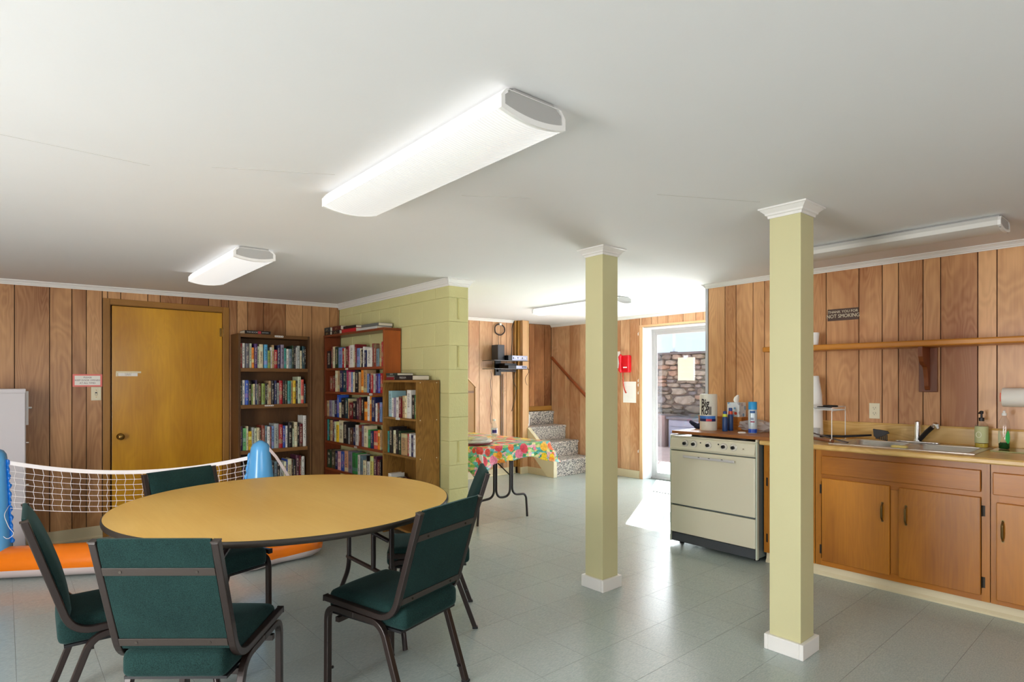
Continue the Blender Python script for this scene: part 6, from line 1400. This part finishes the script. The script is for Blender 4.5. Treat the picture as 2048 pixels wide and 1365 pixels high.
t_ = thing('video_recorder', 'silver and black recorder on the upper tier of the wall media shelf', 'recorder', (5.51, 6.33, 1.6495))
obj('case', MB().box(-0.175, 0.185, -0.10, 0.10, 0, 0.072), M_blackpl, parent=t_, bevel=0.002)
fp_ = obj('front_panel', MB().box(-0.105, 0.185, -0.104, -0.1005, 0.002, 0.070), mat('silver_front', (160, 164, 186), 0.35, metal=0.4), parent=t_)
for k in range(9): obj('button', MB().box(-0.09 + 0.028 * k, -0.078 + 0.028 * k, -0.107, -0.1041, 0.022 + 0.012 * (k % 2), 0.048), M_whitepl if k % 3 else M_blackpl, parent=fp_)
t_ = thing('disc_player', 'flat silver disc player on the lower tier of the wall media shelf', 'disc player', (5.51, 6.33, 1.5345))
obj('case', MB().box(-0.175, 0.175, -0.10, 0.10, 0, 0.045), M_blackpl, parent=t_, bevel=0.002)
fp_ = obj('front_panel', MB().box(-0.03, 0.175, -0.104, -0.1005, 0.002, 0.043), mat('silver_front', (160, 164, 186), 0.35, metal=0.4), parent=t_)
for k in range(3): obj('button', MB().box(0.08 + 0.03 * k, 0.098 + 0.03 * k, -0.107, -0.1041, 0.018, 0.034), M_blackpl, parent=fp_)
t_ = thing('adapter_box', 'small black box lying between the two recorders', 'box', (5.44, 6.36, 1.580))
obj('case', MB().box(-0.12, 0.10, -0.07, 0.07, 0.0, 0.030), M_blackpl, parent=t_, bevel=0.002)
obj('jack', MB().box(0.1005, 0.112, -0.06, -0.04, 0.008, 0.02), M_darkgrey, parent=t_)
def cable(name, label, pts, r, m, cat='cable'):
    o = tag(obj(name, MB(pts[0]).tube(round_path(pts, 0.05, 4), r, 6), m, loc=pts[0], smooth=True), label, cat); return o
hk = thing('coiled_cable', 'round coil of black cable hanging from a white clip under the ceiling', 'cable', (5.385, 6.478, 2.10))
obj('coil', MB().tube([(0.092 * math.cos(2 * PI * k / 28), -0.004 * math.sin(k), 0.078 * math.sin(2 * PI * k / 28)) for k in range(29)], 0.009, 8), mat('dark_brown_cable', (54, 42, 38), 0.5), parent=hk, smooth=True)
obj('clip', MB().box(-0.012, 0.03, -0.012, 0.012, 0.062, 0.092), M_whitepl, parent=hk, bevel=0.002)
cable('thin_cable', 'thin dark cable hanging down from the coil to the speaker', [(5.37, 6.485, 2.02), (5.365, 6.486, 1.95), (5.385, 6.486, 1.80), (5.33, 6.486, 1.68)], 0.0030, M_darkgrey)
wv = [(5.23 + 0.010 * math.sin(k * 1.3), 6.486, 1.50 - 0.05 * k) for k in range(16)]
cable('thin_cable', 'thin wavy black cable running down the back wall from the media shelf', wv, 0.0030, M_darkgrey)
cable('thick_cable', 'black cable running up the wall corner to the ceiling', [(5.655, 6.470, 2.235), (5.615, 6.474, 2.16), (5.62, 6.478, 1.95), (5.60, 6.47, 1.73)], 0.0055, M_blackpl)
cable('loose_cable', 'loose black cable dangling below the right end of the media shelf', [(5.62, 6.40, 1.52), (5.60, 6.44, 1.36), (5.67, 6.43, 1.25), (5.64, 6.44, 1.10), (5.59, 6.45, 0.92)], 0.0038, M_blackpl)
cable('loose_cable', 'short looped black cable at the right end of the disc player', [(5.66, 6.20, 1.56), (5.70, 6.19, 1.50), (5.64, 6.22, 1.40), (5.67, 6.24, 1.34), (5.72, 6.26, 1.30)], 0.003, M_blackpl)
rc = thing('cable_raceway', 'pair of vertical grey-brown conduits below the media shelf', 'conduit', (5.42, 6.49, 0.8))
obj('conduit', MB().box(-0.006, 0.006, -0.012, 0.003, -0.69, 0.66), mat('conduit_brown', (128, 106, 94), 0.4), parent=rc, bevel=0.002)
obj('conduit', MB().box(0.030, 0.042, -0.010, 0.003, -0.69, 0.66), mat('conduit_tan', (172, 150, 130), 0.4), parent=rc, bevel=0.002)

dm = thing('door_mat', 'thin pale mat on the floor inside the glass door', 'mat', (6.38, 3.75, 0))
obj('mat', MB().box(-0.325, 0.27, -0.60, 0.585, 0.0004, 0.006), mat('pale_mat', (204, 200, 192), 0.9), parent=dm)
obj('rubber_edge', MB().box(-0.338, -0.3255, -0.60, 0.585, 0.0004, 0.009), M_brownedge, parent=dm)

# ------------------------------------------------------------------ phone, papers by the glass door
ph = thing('wall_telephone', 'red wall telephone with a coral coiled cord hanging down', 'telephone', (XR, 5.20, 1.61))
obj('body', MB().rbox(-0.075, -0.0005, -0.072, 0.070, -0.13, 0.115, 0.018, cuts=6), M_red, parent=ph, smooth=True)
hs = obj('handset', MB().tube([(-0.085, 0.050, 0.118), (-0.105, 0.056, 0.09), (-0.100, 0.056, 0.0), (-0.105, 0.056, -0.095), (-0.085, 0.050, -0.125)], [0.020, 0.024, 0.015, 0.024, 0.020], 12), M_red, parent=ph, smooth=True)
obj('hook_plate', MB().box(-0.080, -0.076, -0.045, 0.020, -0.065, -0.050), M_whitepl, parent=ph)
cp_ = []
for k in range(60):
    q = k / 59; a = q * 2 * PI
    cp_.append((-0.05 + 0.006 * math.cos(k * 2.4), 0.045 - 0.052 * (1 - math.cos(a)) / 2 * 1.0 + 0.006 * math.sin(k * 2.4), -0.125 - 0.29 * math.sin(q * PI) ** 0.55))
obj('cord', MB().tube(cp_, 0.0068, 6), M_redcord, parent=ph, smooth=True)
tag(obj('wall_plate', MB((XR, 5.37, 1.66)).box(XR - 0.012, XR - 0.0003, 5.330, 5.400, 1.545, 1.785), M_whitepl, loc=(XR, 5.37, 1.66), bevel=0.002), 'white plate on the wall left of the red telephone', 'plate')
pp = tag(obj('notice', MB((XR, 5.165, 1.205)).box(XR - 0.0045, XR - 0.0006, 5.055, 5.278, 1.055, 1.352), M_paper, loc=(XR, 5.165, 1.205)), 'white sheet of paper pinned below the red telephone', 'notice')
for k in range(9):
    obj('print_line', MB().box(-0.0052, -0.0046, -0.055, 0.055 - 0.012 * (k % 3), 0.075 - 0.020 * k, 0.077 - 0.020 * k), mat('faint_print', (206, 206, 206), 0.7), parent=pp)
nt = tag(obj('notice', MB((X2, 4.39, 1.52)).box(X2 - 0.0015, X2 + 0.0065, 4.271, 4.512, 1.368, 1.676), mat('translucent_paper', (214, 202, 184), 0.8), loc=(X2, 4.39, 1.52)), 'notice sheet taped on the glass door', 'notice')
for k in range(11):
    wdt = [0.05, 0.08, 0.03, 0.06, 0.02, 0.04, 0.06, 0.02, 0.085, 0.085, 0.07][k]
    obj('print_line', MB().box(-0.0022, -0.0016, -wdt, wdt, 0.115 - 0.022 * k, 0.1175 - 0.022 * k), mat('faint_print_tan', (206, 184, 166), 0.7), parent=nt)
obj('tape', MB().box(-0.003, -0.0016, -0.008, 0.034, 0.14, 0.182), M_whitepl, parent=nt)

# ------------------------------------------------------------------ things on the ochre door wall
pk = thing('door_notice', 'white notice with pink border reading PLEASE KEEP DOOR OPENED AT ALL TIMES', 'sign', (0.547, YW1, 1.372))
obj('sheet', MB().box(-0.102, 0.102, -0.0022, -0.0006, -0.056, 0.050), M_paper, parent=pk)
obj('border', MB().box(-0.104, 0.104, -0.0028, -0.0005, 0.0375, 0.0505).box(-0.104, 0.104, -0.0028, -0.0005, -0.057, -0.044).box(-0.104, -0.090, -0.0028, -0.0005, -0.044, 0.0375).box(0.090, 0.104, -0.0028, -0.0005, -0.044, 0.0375), M_pink, parent=pk)
for k, (s, yy) in enumerate((('PLEASE', 0.022), ('KEEP DOOR OPENED', -0.002), ('AT ALL TIMES', -0.026))):
    text('line', s, 0.0185, pk, (0, -0.0026, yy), ROT_Y, mat('notice_grey', (110, 84, 90), 0.7), 0.0003)
sw = outlet('ivory light switch under the pink-bordered notice beside the door', (0.607, YW1, 1.254), True, R(90))
op = thing('door_tag', 'taped white strip reading OPEN on the ochre door', 'sign', (0.842, YW1 + 0.0075, 1.425))
obj('strip', MB().box(-0.075, 0.073, -0.0016, -0.0002, -0.018, 0.017), M_paper, parent=op)
obj('tape', MB().box(-0.09, 0.10, -0.0021, -0.0017, 0.010, 0.026).box(-0.092, -0.078, -0.0021, -0.0017, -0.020, 0.012), mat('clear_tape', (226, 214, 178), 0.3), parent=op)
text('word', 'OPEN', 0.018, op, (0, -0.0018, -0.006), ROT_Y, mat('notice_tan', (150, 128, 96), 0.7), 0.0002)
text('word', 'PLEASE LEAVE', 0.009, op, (0, -0.0018, 0.007), ROT_Y, mat('notice_tan', (150, 128, 96), 0.7), 0.0002)
wc = thing('metal_cabinet', 'white metal cabinet cut by the left edge with a latch strip', 'cabinet', (-0.2, 5.96, 0)); OF = (-0.2, 5.96, 0)
obj('body', MB(OF).box(-0.55, 0.132, 5.925, 6.190, 0.0, 1.304), mat('lilac_white_enamel', (212, 208, 212), 0.4), parent=wc, bevel=0.004)
obj('front_door', MB(OF).box(-0.545, 0.127, 5.912, 5.9245, 0.02, 1.272), mat('lilac_white_enamel', (212, 208, 212), 0.4), parent=wc, bevel=0.003)
ls = obj('latch_strip', MB(OF).box(0.1325, 0.148, 5.955, 5.970, 1.02, 1.285), M_white, parent=wc)
obj('latch_knob', MB(OF).lathe([(0.010, 0.148), (0.010, 0.168), (0.006, 0.173)], c=(0, 5.962, 1.155), n=12, axis='X'), M_chrome, parent=ls)
for z in (0.88, 0.55): obj('bolt', MB(OF).lathe([(0.008, 0.1325), (0.008, 0.150)], c=(0, 5.97, z), n=10, axis='X'), M_chrome, parent=wc)

# ------------------------------------------------------------------ inflatable net game
ig = thing('inflatable_net_set', 'inflatable volleyball set with orange and white base and blue posts', 'inflatable toy', (0.7, 4.95, 0)); OF = (0.7, 4.95, 0)
def two_tone(a): return 0 if math.sin(a) > -0.18 else 1
def inflated(name, pts, rad, flat=0.92):
    return obj(name, MB(OF).tube(pts, rad, 20, flat=flat, mifn=two_tone), [M_orange, M_vwhite], parent=ig, smooth=True, auto=70)
def P2(x, y, z): return (x, y, z)
base = inflated('base_tube', [(-0.40, 5.59, 0.108), (-0.1, 5.43, 0.110), (0.4, 5.13, 0.112), (0.9, 4.83, 0.112), (1.22, 4.64, 0.108), (1.40, 4.53, 0.088)], [0.100, 0.112, 0.115, 0.115, 0.112, 0.085], 0.95)
foot = inflated('foot_tube', [(1.24, 4.365, 0.070), (1.27, 4.375, 0.086), (1.36, 4.41, 0.096), (1.50, 4.455, 0.088), (1.58, 4.465, 0.082), (1.70, 4.47, 0.096), (1.80, 4.485, 0.098), (1.87, 4.50, 0.080), (1.895, 4.505, 0.074)], [0.03, 0.075, 0.098, 0.088, 0.082, 0.098, 0.100, 0.068, 0.02], 0.95)
foot2 = inflated('foot_tube', [(-0.62, 5.30, 0.070), (-0.58, 5.33, 0.09), (-0.46, 5.46, 0.098), (-0.36, 5.60, 0.098), (-0.30, 5.70, 0.08), (-0.28, 5.73, 0.07)], [0.03, 0.08, 0.10, 0.10, 0.07, 0.02], 0.95)
# orange post seat with white underside lifts the left post
def bpost(x, y, z0, z1, tilt=0.0, r0=0.108, r1=0.072):
    n = 30; pts = []; rad = []
    for k in range(n + 1):
        q = k / n; pts.append((x + tilt * q, y, z0 + (z1 - z0) * q))
        rad.append((r0 - (r0 - r1) * q) if q < 0.90 else (r0 - (r0 - r1) * 0.9) * math.sqrt(max(0.02, 1 - ((q - 0.90) / 0.102) ** 2)))
    p_ = obj('post', MB(OF).tube(pts, rad, 24), M_blue, parent=ig, smooth=True, auto=70)
    # ruffled seam down the side facing the net
    return p_
pr_ = bpost(1.475, 4.62, 0.17, 0.912, 0.0, 0.148, 0.062)
pl_ = bpost(-0.055, 5.41, 0.17, 0.905, 0.0)
def seam(parent, x, y, sx, r0=0.104, dr=0.028):
    mb = MB(OF); n = 60; A = []; B_ = []
    for k in range(n + 1):
        q = k / n; z = 0.24 + 0.58 * q; r = r0 - dr * q
        a = 0.0; wv_ = 0.010 * math.sin(k * 1.1); ux, uy = 0.876 * sx, -0.482 * sx
        A.append(mb.V((x + ux * r, y + uy * r, z))); B_.append(mb.V((x + ux * (r + 0.020 + 0.004 * math.sin(k * 0.8)) - uy * wv_, y + uy * (r + 0.02) + ux * wv_, z)))
    for k in range(n): mb.F((A[k], A[k + 1], B_[k + 1], B_[k]))
    o = obj('ruffled_seam', mb, M_bluedark if sx > 0 else M_blue, parent=parent, smooth=True); o.modifiers.new('t', 'SOLIDIFY').thickness = 0.002
seam(pr_, 1.475, 4.62, -1, 0.138, 0.072); seam(pl_, -0.055, 5.41, 1)
# net
A0 = Vector((0.035, 5.362, 0)); A1 = Vector((1.395, 4.662, 0)); ncol, nrow = 26, 7
def top_z(q): return 0.800 + (0.795 - 0.800) * q - 0.085 * 4 * q * (1 - q) * 1.0 + 0.010 * (1 - q)
def bot_z(q): return 0.482 + 0.02 * q - 0.075 * 4 * q * (1 - q) * 0.9
def npt(q, r, jit=0.0):
    p = A0.lerp(A1, q); zt, zb = top_z(q) - 0.028, bot_z(q)
    ux = (A1 - A0).normalized(); off = jit * (1 if (r % 2) else -1)
    return (p.x + ux.x * off, p.y + ux.y * off, zt + (zb - zt) * r / nrow)
mb = MB(OF); n = 30; rows_ = []
for k in range(n + 1):
    q = k / n; p = A0.lerp(A1, q); z = top_z(q)
    rows_.append([(p.x - 0.0015, p.y - 0.0015, z - 0.028), (p.x - 0.0015, p.y - 0.0015, z), (p.x + 0.001, p.y + 0.001, z), (p.x + 0.001, p.y + 0.001, z - 0.028)])
nb = obj('net_band', mb.loft(rows_), M_net, parent=ig)
mb = MB(OF)
for r in range(1, nrow + 1): mb.tube([npt(k / 52, r) for k in range(53)], 0.0017 if r < nrow else 0.0024, 5)
for c_ in range(ncol + 1): mb.tube([npt((c_ + 0.5) / (ncol + 1), r, 0.0045) for r in range(nrow + 1)], 0.0017, 5)
obj('net_mesh', mb, M_net, parent=nb, smooth=True)['kind'] = 'stuff'
mb = MB(OF).tube(round_path([(0.03, 5.36, 0.50), (0.0, 5.30, 0.45), (0.03, 5.26, 0.36), (0.06, 5.25, 0.32), (0.02, 5.24, 0.29), (0.0, 5.26, 0.31)], 0.03, 4), 0.002, 5)
obj('tie_cord', mb, M_net, parent=pl_, smooth=True)
sx = MB(OF).loft([[(x, y, z), (x + 0.020, y + 0.006, z + 0.010), (x + 0.021, y + 0.007, z + 0.009), (x + 0.001, y + 0.001, z - 0.001)] for x, y, z in ((1.50, 4.575, 0.862), (1.56, 4.55, 0.78), (1.70, 4.50, 0.52), (1.82, 4.49, 0.25))])
obj('strap', sx, M_vwhite, parent=pr_)
obj('air_valve', MB(OF).lathe([(0.014, 0.0), (0.014, 0.006), (0.008, 0.010)], c=(1.44, 4.40, 0.190), n=12), M_ink, parent=foot)

# ------------------------------------------------------------------ outside the glass door
struct('patio', MB().box(XR + 0.26, 14.0, -1.0, 12.0, -0.14, -0.02), mat('pink_paving', (206, 176, 168), 0.8, noise=0.06, nscale=4))
sw_ = struct('wall_stone', MB().box(10.98, 11.25, 2.0, 12.0, -0.02, 1.93), M_mortar)
rs = random.Random(11)
cnt = 0
def stone(y0, y1, z0, z1):
    """irregular rounded face stone"""
    mb = MB((10.95, (y0 + y1) / 2, (z0 + z1) / 2)); n = 9; cy, cz_ = (y0 + y1) / 2, (z0 + z1) / 2
    rad = [rs.uniform(0.76, 1.12) for _ in range(n)]
    def ring(s, x):
        out = []
        for k in range(n):
            a = 2 * PI * k / n; c, s_ = math.cos(a), math.sin(a)
            e = (abs(c) ** 5 + abs(s_) ** 5) ** (-1 / 5)
            out.append((x, cy + c * e * (y1 - y0) / 2 * s * min(1.04, rad[k]), cz_ + s_ * e * (z1 - z0) / 2 * s * min(1.04, rad[k])))
        return out
    d = rs.uniform(0.03, 0.07)
    mb.loft([ring(1.0, 10.985), ring(0.98, 10.98 - d * 0.6), ring(0.78, 10.98 - d)])
    o = obj('stone', mb, M_stone, parent=sw_, loc=(10.95, cy, cz_)); return o
z = 0.0
while z < 1.90:
    h = rs.uniform(0.07, 0.13) if z > 1.2 else rs.uniform(0.09, 0.22)
    if z + h > 1.90: h = 1.93 - z
    y = 5.4 + rs.uniform(-0.2, 0)
    while y < 8.6 and cnt < 290:
        wd = rs.uniform(0.14, 0.38) * (1 + (0.4 if h > 0.16 else 0))
        if h > 0.13 and rs.random() < 0.45:
            m_z = z + h * rs.uniform(0.4, 0.6); stone(y, y + wd - 0.006, z + 0.002, m_z - 0.003); stone(y + rs.uniform(0, 0.05), y + wd - 0.006, m_z + 0.003, z + h + rs.uniform(-0.01, 0.015)); cnt += 2
        else: stone(y, y + wd - 0.006, z + rs.uniform(-0.012, 0.012), z + h + rs.uniform(-0.015, 0.015)); cnt += 1
        y += wd
    z += h
mb = MB()
for zz in [0.16 * k for k in range(12)]:
    y = 2.0 + rs.uniform(0, 0.2)
    while y < 12.0:
        wd = rs.uniform(0.2, 0.5)
        if not (5.2 < y + wd and y < 8.9): mb.box(10.93, 10.982, y, y + wd - 0.02, zz + 0.01, zz + 0.15)
        y += wd
o = obj('far_stones', mb, M_stone, parent=sw_); o['kind'] = 'stuff'
obj('coping', MB().box(10.90, 11.28, 2.0, 12.0, 1.93, 1.975), mat('dark_coping', (92, 90, 92), 0.9, noise=0.2, nscale=6), parent=sw_)
pb = thing('storage_bench', 'grey-blue storage bench standing before the outdoor stone wall', 'bench', (10.6, 6.4, -0.02)); OF = (10.6, 6.4, -0.02)
gb = mat('grey_blue_resin', (132, 140, 162), 0.5)
obj('body', MB(OF).box(10.42, 10.86, 5.75, 7.06, -0.02, 0.56), gb, parent=pb, bevel=0.01)
obj('lid', MB(OF).box(10.38, 10.88, 5.71, 7.10, 0.565, 0.62), mat('grey_dark_resin', (88, 92, 104), 0.5), parent=pb, bevel=0.01)
for k in range(4): obj('front_slat', MB(OF).box(10.405, 10.4195, 5.80, 7.01, 0.02 + 0.135 * k, 0.14 + 0.135 * k), gb, parent=pb, bevel=0.004)
ob = thing('planter_box', 'grey-brown wooden planter left of the storage bench outside', 'planter', (10.6, 7.5, -0.02)); OF = (10.6, 7.5, -0.02)
for k in range(5): obj('slat', MB(OF).box(10.40, 10.43, 7.14 + 0.14 * k, 7.27 + 0.14 * k, -0.02, 0.60), mat('weathered_board', (140, 124, 124), 0.8), parent=ob)
obj('cap_rail', MB(OF).box(10.38, 10.85, 7.12, 7.86, 0.6005, 0.64), mat('weathered_board', (140, 124, 124), 0.8), parent=ob)
obj('side', MB(OF).box(10.431, 10.84, 7.14, 7.16, -0.02, 0.60).box(10.431, 10.84, 7.81, 7.83, -0.02, 0.60).box(10.82, 10.84, 7.161, 7.809, -0.02, 0.60), mat('weathered_board', (140, 124, 124), 0.8), parent=ob)
rl = thing('wire_railing', 'thin pale railing post with wires above the stone wall', 'railing', (11.1, 7.4, 1.975)); OF = (11.1, 7.4, 1.975)
obj('post', MB(OF).box(11.08, 11.12, 7.36, 7.40, 1.975, 2.9), mat('pale_post', (196, 206, 220), 0.6), parent=rl)
obj('post_foot', MB(OF).box(11.04, 11.16, 7.32, 7.44, 1.975, 2.0), mat('dark_coping', (92, 90, 92), 0.9), parent=rl)
for z in (2.75,): obj('wire', MB(OF).tube([(11.1, 4.0, z - 0.06), (11.1, 7.4, z), (11.1, 11.0, z + 0.02)], 0.006, 6), mat('pale_post', (196, 206, 220), 0.6), parent=rl)
